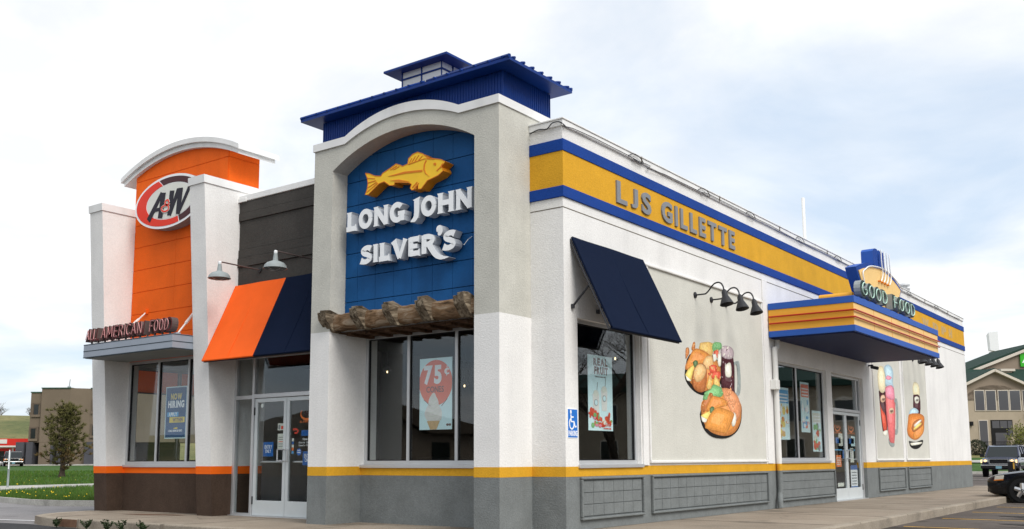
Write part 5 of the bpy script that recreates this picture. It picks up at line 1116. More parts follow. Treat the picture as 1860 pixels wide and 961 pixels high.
# pendant lamps glowing inside
for x,y,z,l in ((-3.4,3.4,2.35,'lit pendant lamp inside, left of the front window'),(-2.6,3.3,2.35,'lit pendant lamp inside, behind the front window'),(-.6,4.2,2.75,'lit pendant lamp inside the side window near its top'),(-.9,5.4,2.45,'lit pendant lamp inside the side window, lower one'),(-5.2,3.2,2.7,'lit pendant lamp inside above the entrance')):
    T=thing('pendant_lamp',l,'lamp',(x,y,z),'pendant lamps inside the restaurant'); part('cord',MB().tube([(x,y,3.3),(x,y,z+.14)],.008,M['lampm'],5),T); part('shade',MB().lathe([(.03,z+.15),(.04,z+.12),(.09,z+.05),(.088,z+.045)],M['lampm'],(x,y,0),n=16),T,40); part('bulb',MB().lathe([(.005,z-.0),(.013,z+.01),(.014,z+.03),(.008,z+.05)],M['bulb'],(x,y,0),n=12),T,40)

# ================================================================== VEHICLES
M['blk']=mat('black_car_paint',(.006,.007,.010),.25,coat=.35); M['nvy']=mat('navy_car_paint',(.016,.021,.055),.28,coat=.6); M['slv']=mat('silver_car_paint',(.42,.44,.45),.3,metal=.5,coat=.6)
M['whtcar']=mat('white_car_paint',(.75,.75,.74),.3,coat=.5); M['cglass']=mat('car_glass',(.012,.017,.018),.08,spec=.4); M['tyre']=mat('tyre_rubber',(.016,.016,.017),.8,.2,20); M['rim']=mat('alloy_rim',(.55,.56,.57),.3,metal=.8)
M['arch']=mat('wheel_well_black',(.006,.006,.006),.9); M['chrome']=mat('chrome',(.62,.63,.64),.15,metal=1); M['lamp']=mat('headlamp_lens',(.62,.62,.55),.12,spec=.9); M['amber']=mat('amber_lens',(.75,.24,.03),.25)
M['lit']=mat('lit_headlamp',(1,.8,.5),.3,emit=(1,.58,.22),estr=1.0); M['plate']=mat('number_plate',(.20,.38,.46),.5); M['tail']=mat('tail_lamp_red',(.5,.02,.02),.25); M['plast']=mat('black_plastic',(.015,.015,.016),.6)
def loft(secs,m,cap=True):
    n=len(secs[0]); vs=[p for s in secs for p in s]; fs=[]
    for i in range(len(secs)-1):
        for k in range(n): fs.append((i*n+k,i*n+(k+1)%n,(i+1)*n+(k+1)%n,(i+1)*n+k))
    if cap: fs+=[list(range(n)),[(len(secs)-1)*n+k for k in range(n)]]
    return MB().add(vs,fs,m)
def bodysec(x,w_,zb,zt,zm=None):
    h=[(w_*.62,zb),(w_*.93,zb+.05),(w_*.985,zb+.16),(w_,zb+(zt-zb)*.5),(w_*.985,zt-(zt-zb)*.22),(w_*.93,zt-.035),(w_*.80,zt-.006),(w_*.4,zt+.012)]
    return [(x,y,z) for y,z in h]+[(x,-y,z) for y,z in h[::-1]]
def wheel(T,x,y,r,wd,spokes=5):
    sg=1 if y>0 else -1; wb=part('wheel',MB().lathe([(r*.62,-wd/2),(r*.95,-wd/2),(r,-wd*.35),(r,wd*.35),(r*.95,wd/2),(r*.66,wd/2),(r*.62,wd*.3)],M['tyre'],(x,y,r),(0,sg,0),28),T,40)
    rm=MB().lathe([(r*.66,wd*.1),(r*.70,wd*.46),(r*.66,wd*.5),(r*.60,wd*.2)],M['rim'],(x,y,r),(0,sg,0),28)
    for k in range(spokes):
        a=2*math.pi*k/spokes+.3; c,s=math.cos(a),math.sin(a); yy=y+sg*wd*.36
        rm.tube([(x+c*r*.1,yy,r+s*r*.1),(x+c*r*.6,yy-sg*.01,r+s*r*.6)],[r*.20,r*.17],M['rim'],6)
    rm.lathe([(r*.17,wd*.2),(r*.17,wd*.42),(r*.05,wd*.46)],M['rim'],(x,y,r),(0,sg,0),14)
    part('rim',rm,wb,40)
    part('brake_disc',MB().lathe([(r*.58,wd*.05),(r*.58,wd*.12)],M['arch'],(x,y,r),(0,sg,0),20),wb)
def sedan(label,paint,group=None):
    T=thing('sedan',label,'car',(0,0,0),group)
    st=[(2.42,.50,.33,.56),(2.38,.68,.24,.635),(2.25,.79,.19,.69),(2.0,.845,.17,.745),(1.6,.872,.17,.80),(1.2,.885,.17,.845),(.85,.888,.17,.885),(-.2,.888,.17,.925),(-1.2,.888,.17,.955),(-1.7,.875,.18,.965),(-2.05,.84,.21,.945),(-2.25,.76,.28,.90),(-2.33,.6,.36,.84)]
    part('body',loft([bodysec(*s) for s in st],M[paint]),T,38)
    gh=[(1.0,.80,.862,.785,.868),(.55,.825,.90,.72,1.15),(.10,.83,.915,.61,1.37),(-.35,.83,.93,.60,1.415),(-.9,.825,.945,.58,1.375),(-1.35,.80,.955,.66,1.17),(-1.78,.74,.96,.73,.968)]
    g=MB(); 
    for a,b in zip(gh,gh[1:]):
        x0,w0,z0,t0,h0=a; x1,w1,z1,t1,h1=b
        for s in (1,-1): g.add([(x0,s*w0,z0),(x1,s*w1,z1),(x1,s*t1,h1),(x0,s*t0,h0)],[(0,1,2,3)],M['cglass'])
        top=M[paint] if (a[0]<=.10 and b[0]>=-.95) else M['cglass']
        g.add([(x0,t0,h0),(x1,t1,h1),(x1,-t1,h1),(x0,-t0,h0)],[(0,1,2,3)],top)
    part('cabin',g,T)
    pl_=MB()
    for s in (1,-1):
        for q in ((gh[0],gh[1],gh[2]),(gh[6],gh[5],gh[4])): pl_.tube([(k[0],s*k[3],k[4]) for k in q],.035,M[paint],6)
        pl_.tube([(gh[2][0],s*gh[2][3],gh[2][4]),(gh[3][0],s*gh[3][3],gh[3][4]),(gh[4][0],s*gh[4][3],gh[4][4])],.035,M[paint],6)
        pl_.tube([(-.3,s*.832,.93),(-.36,s*.605,1.41)],.03,M['plast'],6)
    part('pillars',pl_,T,40)
    for s in (1,-1):
        hl=part('headlight',MB().hexa([(2.385,s*.30,.555),(2.20,s*.805,.575),(1.98,s*.862,.60),(2.0,s*.3,.6),(2.36,s*.30,.655),(2.17,s*.80,.675),(1.96,s*.855,.70),(2.0,s*.3,.66)],M['lamp']),T,bevel=.01)
        part('indicator',MB().hexa([(2.39,s*.30,.535),(2.205,s*.812,.555),(1.98,s*.868,.575),(2.0,s*.3,.55),(2.39,s*.30,.558),(2.205,s*.812,.578),(1.98,s*.868,.60),(2.0,s*.3,.57)],M['amber']),hl)
        part('tail_light',MB().hexa([(-2.34,s*.35,.68),(-2.22,s*.80,.68),(-1.95,s*.868,.70),(-2.1,s*.35,.7),(-2.33,s*.35,.84),(-2.2,s*.80,.84),(-1.95,s*.862,.84),(-2.1,s*.35,.84)],M['tail']),T)
        mr=part('mirror',MB().lathe([(.02,-.09),(.08,-.07),(.09,.03),(.05,.07)],M[paint],(.62,s*.98,.96),(1,0,0),12),T,40)
        for x in (1.55,-1.2): part('wheel_arch',MB().lathe([(.375,-.12),(.375,.012),(.33,.014)],M['arch'],(x,s*.879,.325),(0,s,0),28),T); wheel(T,x,s*.80,.315,.205)
        part('bumper_trim',MB().tube([(2.43,s*.3,.40),(2.33,s*.72,.41),(2.05,s*.868,.42)],.012,M['plast'],6),T,40)
        part('door_handle',MB().box(.05,.24,s*.895-.012,s*.895+.012,.80,.83,M[paint]),T,bevel=.006)
    part('lower_grille',MB().box(2.30,2.43,-.42,.42,.26,.36,M['arch']),T); part('grille',MB().box(2.36,2.415,-.32,.32,.53,.60,M['arch']),T)
    return T
def place(T,x,y,z,rz): T.location=(x,y,z); T.rotation_euler=(0,0,rz)
S1=sedan('black sedan nosing over the kerb at the right edge','blk'); place(S1,5.2,18.12,-.146,math.pi+.03)
S2=sedan('silver sedan parked across the car park, seen only in reflections','slv'); place(S2,14.5,21,-.146,math.pi/2)
def suv(label,paint,lit='lit'):
    T=thing('suv',label,'car',(0,0,0))
    st=[(2.62,.80,.50,1.02),(2.58,.92,.46,1.10),(2.4,.975,.44,1.13),(1.5,.99,.42,1.18),(1.2,.99,.42,1.20),(-2.5,.99,.42,1.22),(-2.72,.96,.46,1.20)]
    part('body',loft([bodysec(*s) for s in st],M[paint]),T,38)
    gh=[(1.35,.93,1.18,.90,1.19),(.62,.955,1.2,.80,1.82),(.3,.955,1.2,.78,1.87),(-2.45,.955,1.22,.78,1.86),(-2.68,.94,1.21,.84,1.25)]
    g=MB()
    for a,b in zip(gh,gh[1:]):
        x0,w0,z0,t0,h0=a; x1,w1,z1,t1,h1=b
        for s in (1,-1): g.add([(x0,s*w0,z0),(x1,s*w1,z1),(x1,s*t1,h1),(x0,s*t0,h0)],[(0,1,2,3)],M['cglass'])
        g.add([(x0,t0,h0),(x1,t1,h1),(x1,-t1,h1),(x0,-t0,h0)],[(0,1,2,3)],M[paint] if (a[0]<.65 and b[0]>-2.6) else M['cglass'])
    part('cabin',g,T)
    p=MB()
    for s in (1,-1):
        p.tube([(1.35,s*.92,1.19),(.62,s*.80,1.82),(.3,s*.79,1.86),(-2.45,s*.79,1.85),(-2.68,s*.90,1.25)],.05,M[paint],6)
        for x in (.0,-1.0,-1.9): p.tube([(x,s*.958,1.2),(x,s*.79,1.84)],.045,M[paint],6)
        p.tube([(.1,s*.62,1.93),(-2.3,s*.62,1.92)],.02,M['lampm'],6)
    for x in (-.2,-1.1,-2.0): p.tube([(x,-.62,1.925),(x,.62,1.925)],.016,M['lampm'],6)
    part('pillars',p,T,40)
    part('bumper',MB().box(2.55,2.74,-.98,.98,.50,.68,M['plast']),T,bevel=.04); part('bumper_strip',MB().box(2.70,2.76,-.98,.98,.66,.73,M['chrome']),T,bevel=.015)
    gr=part('grille',MB().box(2.58,2.66,-.50,.50,.80,1.04,M['arch']),T)
    for q in ((2.6,2.69,-.53,.53,1.04,1.075),(2.6,2.69,-.53,.53,.775,.81),(2.6,2.688,-.53,-.49,.811,1.039),(2.6,2.688,.49,.53,.811,1.039)): part('surround',MB().box(*q,M['chrome']),gr)
    for z in (.86,.91,.97): part('slat',MB().box(2.64,2.675,-.48,.48,z,z+.02,M['lampm']),gr)
    part('licence_plate',MB().box(2.745,2.765,-.16,.16,.50,.65,M['plate']),T)
    part('windscreen_sticker',MB().box(1.0,1.06,.42,.66,1.30,1.36,M['paper']),T)
    for s in (1,-1):
        h=part('headlight',MB().box(2.56,2.67,min(s*.56,s*.90),max(s*.56,s*.90),.90,1.03,M['lamp']),T,bevel=.012); part('bulb',MB().lathe([(.02,0),(.075,.012),(.03,.02)],M[lit],(2.672,s*.72,.965),(1,0,0),14),h)
        part('indicator',MB().box(2.52,2.66,min(s*.91,s*.975),max(s*.91,s*.975),.84,1.03,M[lit]),T)
        part('mirror',MB().box(1.1,1.22,min(s*1.0,s*1.24),max(s*1.0,s*1.24),1.18,1.38,M['plast']),T,bevel=.03)
        part('side_trim',MB().box(-2.5,2.4,min(s*.985,s*1.005),max(s*.985,s*1.005),.50,.62,M['plast']),T)
        for x in (1.72,-1.62): part('wheel_arch',MB().lathe([(.46,-.15),(.46,.012),(.4,.014)],M['arch'],(x,s*.985,.40),(0,s,0),28),T); wheel(T,x,s*.88,.38,.26)
        for x in (.25,-.85): part('door_handle',MB().box(x,x+.18,min(s*.99,s*1.01),max(s*.99,s*1.01),1.02,1.06,M['plast']),T)
    return T
S3=suv('dark blue suv with glowing headlights driving past the far corner','nvy'); place(S3,-3.40,56.1,-.146,-math.pi/2+.03)
T=thing('bollard','short black bollard with a yellow strip in front of the dark blue suv','bollard',(-2.4,52.0,-.15)); part('post',MB().box(-2.58,-2.22,51.9,52.2,-.15,.78,M['plast']),T,bevel=.03); part('reflector',MB().box(-2.3,-2.23,51.88,51.9,.35,.72,M['ypaint']),T)
S4=sedan('white sedan partly cut off at the far left edge','whtcar'); place(S4,-108.0,44.0,.22,.64)
S5=suv('dark suv parked before the red fronted shop','blk','amber'); place(S5,-105.2,46.2,.24,-.45)

# ================================================================== BUILDINGS BEHIND
M['taupe']=mat('taupe_stucco',(.175,.137,.10),.9,.10,.6,.3,8); M['taupe2']=mat('dark_taupe_trim',(.13,.10,.075),.9,.1,.8); M['cgrey']=mat('charcoal_block',(.075,.075,.085),.9,.1,.6); M['gtrim']=mat('green_trim',(.05,.10,.07),.6)
def frame(o,U=(.804,.594)):
    U=Vector(U).normalized(); n=Vector((U.y,-U.x)); o=Vector(o)
    return lambda u,v,d: (o.x+u*U.x+d*n.x, o.y+u*U.y+d*n.y, v)
LP=frame((-108.9,53.4)); T=thing('office_building','brown three storey flat roofed building behind the pine tree','building',(-108.9,53.4,.3))
part('wall',MB().pbox(LP,-3.8,-2.3,3.3,9.45,-10,-.4,M['taupe']),T); part('wall',MB().pbox(LP,-2.3,1.25,3.3,9.95,-10,0,M['taupe']),T)
part('wall',MB().poly(lambda u,v,d:LP(u,d,-v),[(1.25,0),(3.3,1.1),(3.3,10),(1.25,10)],.5,10.0,M['taupe']),T); part('wall',MB().pbox(LP,3.3,14,3.3,9.98,-10,-1.1,M['taupe']),T)
part('wall',MB().pbox(LP,-2.28,-.9,.3,3.3,-3,-.02,M['taupe']),T); part('wall',MB().pbox(LP,.6,1.25,.3,3.3,-3,-.02,M['taupe']),T)
for a,b in ((-5.2,-4.2),(-3.9,-3.1),(-1.3,-.6),(-.1,.4),(3.3,5.2),(8,9)): part('pier',MB().pbox(LP,a,b,.3,3.35,-2,-.1,M['cgrey']),T)
part('recess_wall',MB().pbox(LP,-5.2,14,.3,3.3,-3.4,-3.0,M['arch']),T)
for q,dd in (((-3.85,-2.25,9.45,9.58),-.3),((-2.35,1.3,9.95,10.07),.1),((3.3,14,9.98,10.1),-1.0)): part('coping',MB().pbox(LP,*q,-10,dd,M['gtrim']),T)
def bwin(u0,u1,v0,v1,dd):
    w_=part('window',MB().pbox(LP,u0-.25,u1+.35,v0-.5,v0-.22,dd-.05,dd+.18,M['taupe']).pbox(LP,u0-.25,u0-.05,v0-.22,v1+.2,dd-.02,dd+.10,M['taupe2']).pbox(LP,u1+.15,u1+.35,v0-.22,v1+.2,dd-.02,dd+.10,M['taupe2']).pbox(LP,u0-.05,u1+.15,v1,v1+.2,dd-.02,dd+.09,M['taupe2']),T)
    part('pane',MB().pbox(LP,u0,u1,v0-.2,v1,dd,dd+.04,M['cglass']),w_)
for u0,v0,dd in ((-3.35,6.95,-.4),(-3.55,3.98,-.4),(3.75,7.35,-1.1),(3.75,4.35,-1.1),(6.4,7.35,-1.1),(6.4,4.35,-1.1)): bwin(u0,u0+.55,v0,v0+1.05,dd)
part('roof_mast',MB().pbox(LP,-.85,-.55,10,10.5,-4,-3.7,M['galv']).tube([LP(-.7,10.5,-3.85),LP(-.62,11.4,-3.85)],.06,M['galv'],6),T)
M['shopred']=mat('shop_red',(.66,.035,.025),.5,.06,1.); M['shopwh']=mat('shop_white',(.68,.66,.62),.6)
RP=frame((-120.6,54.8)); T=thing('red_shop','low shop with red fascia and white band at the far left edge','shop',(-122,53.5,.3))
part('wall',MB().pbox(RP,-13,1.15,.3,3.1,-8,-.3,M['shopwh']),T); part('fascia',MB().pbox(RP,-13,1.3,3.05,3.95,-8,.5,M['shopred']),T); part('white_band',MB().pbox(RP,-13,1.3,2.84,3.045,-8,.52,M['shopwh']),T); part('sign_panel',MB().pbox(RP,-3.2,-1.55,3.3,3.85,.5,.56,M['shopwh']),T)
for i in range(6):
    u=-11+i*2.0; w_=part('window',MB().pbox(RP,u,u+1.7,.6,2.7,-.32,-.25,M['shopred']),T); part('pane',MB().pbox(RP,u+.15,u+.8,.75,2.35,-.25,-.22,M['cglass']),w_); part('pane',MB().pbox(RP,u+.9,u+1.55,.75,2.35,-.25,-.22,M['cglass']),w_)
part('door_board',MB().pbox(RP,-.9,.0,.5,2.2,-.2,-.1,M['cone']),T)

# hotel
M['htan']=mat('hotel_tan_stucco',(.40,.335,.25),.9,.10,.8,.3,10); M['htaupe']=mat('hotel_taupe_stucco',(.27,.215,.165),.9,.06,.8); M['hgreen']=mat('hotel_green_shingle',(.018,.042,.032),.85,.2,4.,.3,6); M['htrim']=mat('hotel_pale_trim',(.60,.54,.46),.8); M['hglass']=mat('hotel_glass',(.10,.10,.11),.1,spec=.8); M['iron']=mat('black_iron',(.012,.012,.012),.6)
HP=frame((-10.6,94.3)); T=thing('hotel','tan hotel with green gabled roofs beyond the car park','hotel',(-10.6,94.3,1.2))
part('wall',MB().poly(HP,[(-3.3,1.2),(8,1.2),(8,8.0),(3.1,8.0),(0,9.4),(-3.1,8.0),(-3.3,8.0)],-8,0,M['htan']),T)
arcp=arc(0,6.3,3.05,1.75,180,0,20)
part('gable_field',MB().poly(HP,[(-3.0,6.6)]+[(x,max(6.6,z)) for x,z in arcp]+[(3.0,6.6),(3.0,8.05),(0,9.35),(-3.0,8.05)],0,.05,M['htaupe']),T)
for a,b in (((-3.55,7.83),(0,9.5)),((0,9.5),(3.55,7.83))): part('barge_board',MB().stroke(HP,[a,b],.24,0,.5,M['htrim']),T)
part('roof',MB().poly(HP,[(-3.6,7.9),(0,9.6),(3.6,7.9),(3.6,8.0),(0,9.72),(-3.6,8.0)],-9,.35,M['hgreen']),T)
part('roof_slope',MB().hexa([HP(-9,7.2,-1.5),HP(14,7.2,-1.5),HP(14,7.2,-7.5),HP(-9,7.2,-7.5),HP(-9,7.5,-1.6),HP(14,7.5,-1.6),HP(14,10.3,-7.6),HP(-9,10.3,-7.6)],M['hgreen']),T)
part('big_gable',MB().poly(HP,[(-4.2,7.2),(22,7.2),(22,9.0),(9.2,13.0),(-4.2,7.9)],-16,-8,M['htaupe']),T)
for a,b in (((-4.4,7.8),(9.2,13.0)),((9.2,13.0),(22,8.6))): part('barge_board',MB().stroke(HP,[a,b],.26,-8,-7.6,M['htrim']),T)
part('roof',MB().hexa([HP(-12,8.2,-9),HP(-2.5,8.2,-9),HP(-2.5,8.2,-18),HP(-12,8.2,-18),HP(-12,8.4,-9),HP(-2.5,8.4,-9),HP(2.5,11.9,-18),HP(-12,11.9,-18)],M['hgreen']),T)
part('roof',MB().poly(HP,[(-4.5,7.95),(9.2,13.15),(22.2,8.7),(22.2,8.9),(9.2,13.35),(-4.5,8.15)],-18,-8.0,M['hgreen']),T)
ch=part('chimney',MB().pbox(HP,4.3,5.3,8.4,10.0,-7.4,-6.6,M['htan']),T); part('cap',MB().pbox(HP,4.05,5.55,10.0,10.25,-7.6,-6.4,M['htrim']),ch)
part('roof_unit',MB().pbox(HP,11.3,12.3,12.4,13.2,-19,-18.1,M['wh']),T)
M['hsign']=mat('green_logo_panel',(.05,.42,.03),.4); sg=part('logo_panel',MB().pbox(HP,6.9,8.4,10.6,12.0,-7.95,-7.8,M['hsign']),T); part('logo_stroke',MB().stroke(HP,smooth_path([(7.1,11.0),(7.3,11.25),(7.4,11.55),(7.55,11.7),(7.55,11.1)],4),.12,-7.8,-7.77,M['wh']).stroke(HP,[(7.15,11.15),(7.95,11.4)],.1,-7.8,-7.766,M['wh']).stroke(HP,[(7.85,11.0),(8.0,11.7)],.13,-7.8,-7.768,M['wh']),sg)
for u0,u1 in ((-1.93,-1.07),(-.83,.05),(.38,1.29),(1.5,2.46),(2.75,3.65),(4.4,5.3)):
    w_=part('window',MB().pbox(HP,u0-.08,u1+.08,5.53,7.58,0,.06,M['htrim']),T); part('pane',MB().pbox(HP,u0,u1,5.6,7.5,.06,.08,M['hglass']),w_)
w_=part('window',MB().pbox(HP,-1.75,-.85,1.9,4.65,0,.06,M['htrim']),T); part('pane',MB().pbox(HP,-1.68,-.92,2.0,4.58,.06,.08,M['hglass']),w_)
dw=part('door',MB().pbox(HP,-.55,1.55,1.3,4.65,0,.08,M['iron']),T)
for q in ((-.45,.25,3.85,4.55),(.32,1.0,3.85,4.55),(1.07,1.48,3.85,4.55),(-.2,.95,2.2,3.4),(1.07,1.48,1.6,3.7)): part('pane',MB().pbox(HP,*q,.08,.10,M['hglass']),dw)
for u,z in ((-2.6,4.1),(2.9,5.0)): part('wall_light',MB().pbox(HP,u,u+.25,z,z+.4,0,.25,M['iron']),T)
part('pillar',MB().pbox(HP,.5,1.35,1.3,3.0,.8,1.5,M['htan']),T); 
fm=thing('iron_fence','black iron fence in front of the hotel','fence',HP(0,1.2,3.0)); fb=MB()
for z in (1.55,2.45): fb.pbox(HP,-6,4,z,z+.05,2.97,3.02,M['iron'])
part('rails',fb,fm); pk_=MB()
for i in range(72): u=-6+i*.14; pk_.tube([HP(u,1.2,3),HP(u,2.5,3)],.014,M['iron'],4)
part('pickets',pk_,fm,kind='stuff')
vg=MB().add([HP(-30,-.16,24),HP(40,-.16,24),HP(40,1.0,9),HP(-30,1.0,9),HP(40,1.35,2),HP(-30,1.35,2),HP(40,1.35,-30),HP(-30,1.35,-30)],[(0,1,2,3)],M['lawn']); vg.add([HP(-30,1.0,9),HP(40,1.0,9),HP(40,1.35,2),HP(-30,1.35,2),HP(40,1.35,-30),HP(-30,1.35,-30)],[(0,1,2,3),(3,2,4,5)],M['hill']); struct('verge',vg)
vk=MB().pbox(HP,-30,40,-.2,.02,24,24.3,M['kerbl']); struct('verge_kerb',vk)
vp=MB().add([HP(-30,.62,15),HP(40,.62,15),HP(40,.80,12.6),HP(-30,.80,12.6)],[(0,1,2,3)],M['kerbl']); struct('hotel_path',vp)
T=thing('pylon_sign','tall white box sign on a pole behind the hotel roof','sign',HP(27.4,1,-55)); part('pole',MB().tube([HP(27.45,0,-55),HP(27.45,17.2,-55)],.35,M['wh'],12),T,40); bx=part('sign_box',MB().hexa([HP(26.6,17.4,-54),HP(27.8,17.2,-53.6),HP(28.5,17.4,-56),HP(27.2,17.5,-56),HP(26.5,20.2,-54),HP(27.7,20.3,-53.6),HP(28.4,19.9,-56),HP(27.1,20.0,-56)],M['wh']),T)
part('collar',MB().lathe([(.4,16.7),(.6,16.9),(.6,17.2),(.3,17.3)],M['galv'],HP(27.45,0,-55),n=14),T)
# hotel wing past the right edge (shows in the side windows)
WP=frame((34,70),(.97,-.24)); T=thing('hotel_wing','long tan wing with green roof, seen as a reflection in the side windows','building',(34,70,-.2))
part('wall',MB().pbox(WP,-26,26,-.2,7.2,-14,0,M['htan']),T); part('roof',MB().hexa([WP(-27,7.2,1),WP(27,7.2,1),WP(27,7.2,-15),WP(-27,7.2,-15),WP(-27,7.7,1),WP(27,7.7,1),WP(22,9.6,-7),WP(-22,9.6,-7)],M['hgreen']),T)
for i in range(12):
    for z in (.9,4.2):
        u=-24+i*4.2; w_=part('window',MB().poly(WP,[(u-.1,z-.1),(u+1.6,z-.1),(u+1.6,z+1.8),(u+.75,z+2.15),(u-.1,z+1.8)],0,.08,M['htrim']),T); part('pane',MB().pbox(WP,u,u+1.5,z,z+1.75,.08,.1,M['cglass']),w_)
# house behind the viewer, mirrored in the front windows
QP=frame((-44,-40),(-.5,.87)); T=thing('gabled_house','low tan house with dark gabled roof, seen as a reflection in the front windows','house',(-44,-40,-.2))
part('wall',MB().poly(QP,[(-9,-.2),(9,-.2),(9,3),(4.5,3.0),(0,5.0),(-4.5,3),(-9,3)],-10,0,M['htaupe']),T); part('roof',MB().poly(QP,[(-10,2.9),(-4.8,3.0),(0,5.2),(4.8,3.0),(10,2.9),(10,3.3),(0,5.7),(-10,3.3)],-10,.6,M['taupe2']),T)
for u in (-6.5,-1,2.2,6): part('window',MB().pbox(QP,u,u+1.4,.9,2.3,0,.06,M['cglass']),T)

# ================================================================== TREES AND PLANTS
M['bark']=mat('bark',(.075,.055,.042),.95,.3,9.,.6,25); M['barkg']=mat('grey_bark',(.13,.115,.10),.95,.3,6.)
def leafmat(n,c,v): 
    m=mat(n,c,.85,v,3.5); b=m.node_tree.nodes['Principled BSDF']; b.inputs['Subsurface Weight'].default_value=0; return m
M['pine']=leafmat('pine_needles',(.13,.122,.042),.35); M['pine2']=leafmat('dry_pine_needles',(.15,.10,.04),.3); M['wil']=leafmat('spring_leaves',(.15,.16,.035),.35); M['bush']=leafmat('dark_shrub_leaves',(.028,.035,.018),.35); M['weed']=leafmat('weed_leaves',(.035,.055,.022),.3)
def bare_tree(T,base,h,seed,m,levels=4,r0=.16,kids=(3,4),spread=.62):
    rd=random.Random(seed); tr=MB(); br=MB(); tips=[]
    def grow(p,d,l,r,lev):
        mb=tr if lev==0 else br
        q=p; pts=[p]; n=4
        for i in range(n):
            d=(d+Vector((rd.uniform(-.12,.12),rd.uniform(-.12,.12),rd.uniform(-.02,.10)))).normalized(); q=q+d*(l/n); pts.append(q)
        mb.tube(pts,[r*(1-.55*i/n) for i in range(n+1)],m,5 if lev else 8)
        if lev>=levels: tips.append(q); return
        for k in range(rd.randint(*kids)+ (1 if lev==0 else 0)):
            s=rd.uniform(.45,1.0); pt=pts[min(n,max(1,int(s*n)))]
            a=rd.uniform(0,6.28); side=Vector((math.cos(a),math.sin(a),rd.uniform(.1,.5)))
            nd=(d*(1-spread)+side*spread).normalized(); grow(pt,nd,l*rd.uniform(.55,.78),r*.5,lev+1)
    grow(Vector(base),Vector((0,0,1)),h*.42,r0,0)
    part('trunk',tr,T,60); part('branches',br,T,60)
    return tips
# pine
pb=Vector((-48.2,20.5,.02)); T=thing('pine_tree','scraggly young pine tree on the lawn in front of the brown building','tree',tuple(pb)); rd=random.Random(21)
tr=MB(); H=4.2
tp=[pb+Vector((.10*math.sin(z*1.3),.12*math.sin(z*.9+1)-.1,z*H)) for z in [i/10 for i in range(11)]]
tr.tube(tp,[.17-.15*i/10 for i in range(11)],M['bark'],8); tr.tube([pb-Vector((0,0,.1)),pb+Vector((0,0,.3))],[.25,.17],M['bark'],8)
lim=MB(); nd=MB(); nd2=MB()
def tuft(mb,c,d,R,n,m):
    for _ in range(n):
        v=(d*.7+Vector((rd.gauss(0,.6),rd.gauss(0,.6),rd.gauss(.25,.5)))).normalized(); l=R*rd.uniform(.6,1.1); s=v.cross(Vector((rd.uniform(-1,1),rd.uniform(-1,1),.3))).normalized()*.022
        mb.add([c-s,c+s,c+v*l],[(0,1,2)],m)
for k in range(46):
    z=.10+.88*(k/46)**.9; i=min(9,int(z*10)); p=tp[i].lerp(tp[i+1],z*10-i); a=k*2.4+rd.uniform(-.4,.4)
    L_=(1.5*(1-z)**.42+.22)*rd.uniform(.6,1.15)
    if z<.2 and rd.random()<.3: continue
    d=Vector((math.cos(a),math.sin(a),rd.uniform(-.05,.35))).normalized(); q=p; pts=[p]
    for s in range(4): d=(d+Vector((rd.uniform(-.15,.15),rd.uniform(-.15,.15),.16))).normalized(); q=q+d*L_/4; pts.append(q)
    lim.tube(pts,[.045,.036,.028,.02,.012],M['bark'],5)
    for s in range(1,5):
        for _ in range(3):
            c=pts[s]+Vector((rd.gauss(0,.16),rd.gauss(0,.16),rd.gauss(.03,.12))); lim.tube([pts[s],c],.010,M['bark'],4,False)
            if z<.22 and rd.random()<.75: tuft(nd2,c,d,.26,26,M['pine2'])
            else: tuft(nd,c,d,.27,20,M['pine'])
tuft(nd,tp[10],Vector((0,0,1)),.3,40,M['pine']); part('trunk',tr,T,60); part('limbs',lim,T,60); cr_=part('crown',nd,T); part('dry_crown',nd2,T)
# small leafy tree and shrubs by the hotel
def leafy(T,tips,m,n,sp,sz,seed):
    rd=random.Random(seed); mb=MB()
    for t in tips:
        for _ in range(n):
            c=t+Vector((rd.gauss(0,sp),rd.gauss(0,sp),rd.gauss(0,sp*.8))); a=Vector((rd.uniform(-1,1),rd.uniform(-1,1),rd.uniform(-1,1))).normalized()*sz*rd.uniform(.6,1.3); b=a.orthogonal().normalized()*sz*.55
            mb.add([c-a,c+b,c+a,c-b],[(0,1,2,3)],m)
    part('crown',mb,T)
c=HP(-.9,.95,6); T=thing('leafy_tree','small yellow green tree in front of the hotel at the right edge','tree',c); tips=bare_tree(T,c,4.3,5,M['barkg'],3,.09); leafy(T,tips,M['wil'],16,.33,.09,3)
def shrub(c,r,h,label,seed,m='bush',n=900):
    T=thing('shrub',label,'shrub',c); rd=random.Random(seed); mb=MB(); st_=MB(); c=Vector(c)
    for k in range(8): a=k*.8; st_.tube([c,c+Vector((math.cos(a)*r*.5,math.sin(a)*r*.5,h*.7))],.02,M['bark'],4)
    for _ in range(n):
        v=Vector((rd.gauss(0,1),rd.gauss(0,1),rd.gauss(0,1))).normalized()*rd.uniform(.6,1)**.5; p=c+Vector((v.x*r,v.y*r,h*.5+v.z*h*.5)); a=Vector((rd.uniform(-1,1),rd.uniform(-1,1),rd.uniform(-.5,1))).normalized()*.09; b=a.orthogonal().normalized()*.05
        mb.add([p-a,p+b,p+a,p-b],[(0,1,2,3)],M[m])
    part('stems',st_,T); part('foliage',mb,T)
shrub(HP(-4.1,1.1,4.2),1.0,1.6,'dark rounded shrub left of the hotel door',1); shrub(HP(-2.3,1.0,5),.7,.9,'low dark shrub near the hotel door',2); shrub(HP(.3,1.1,4.6),1.1,1.7,'dark shrub below the yellow green tree',4)
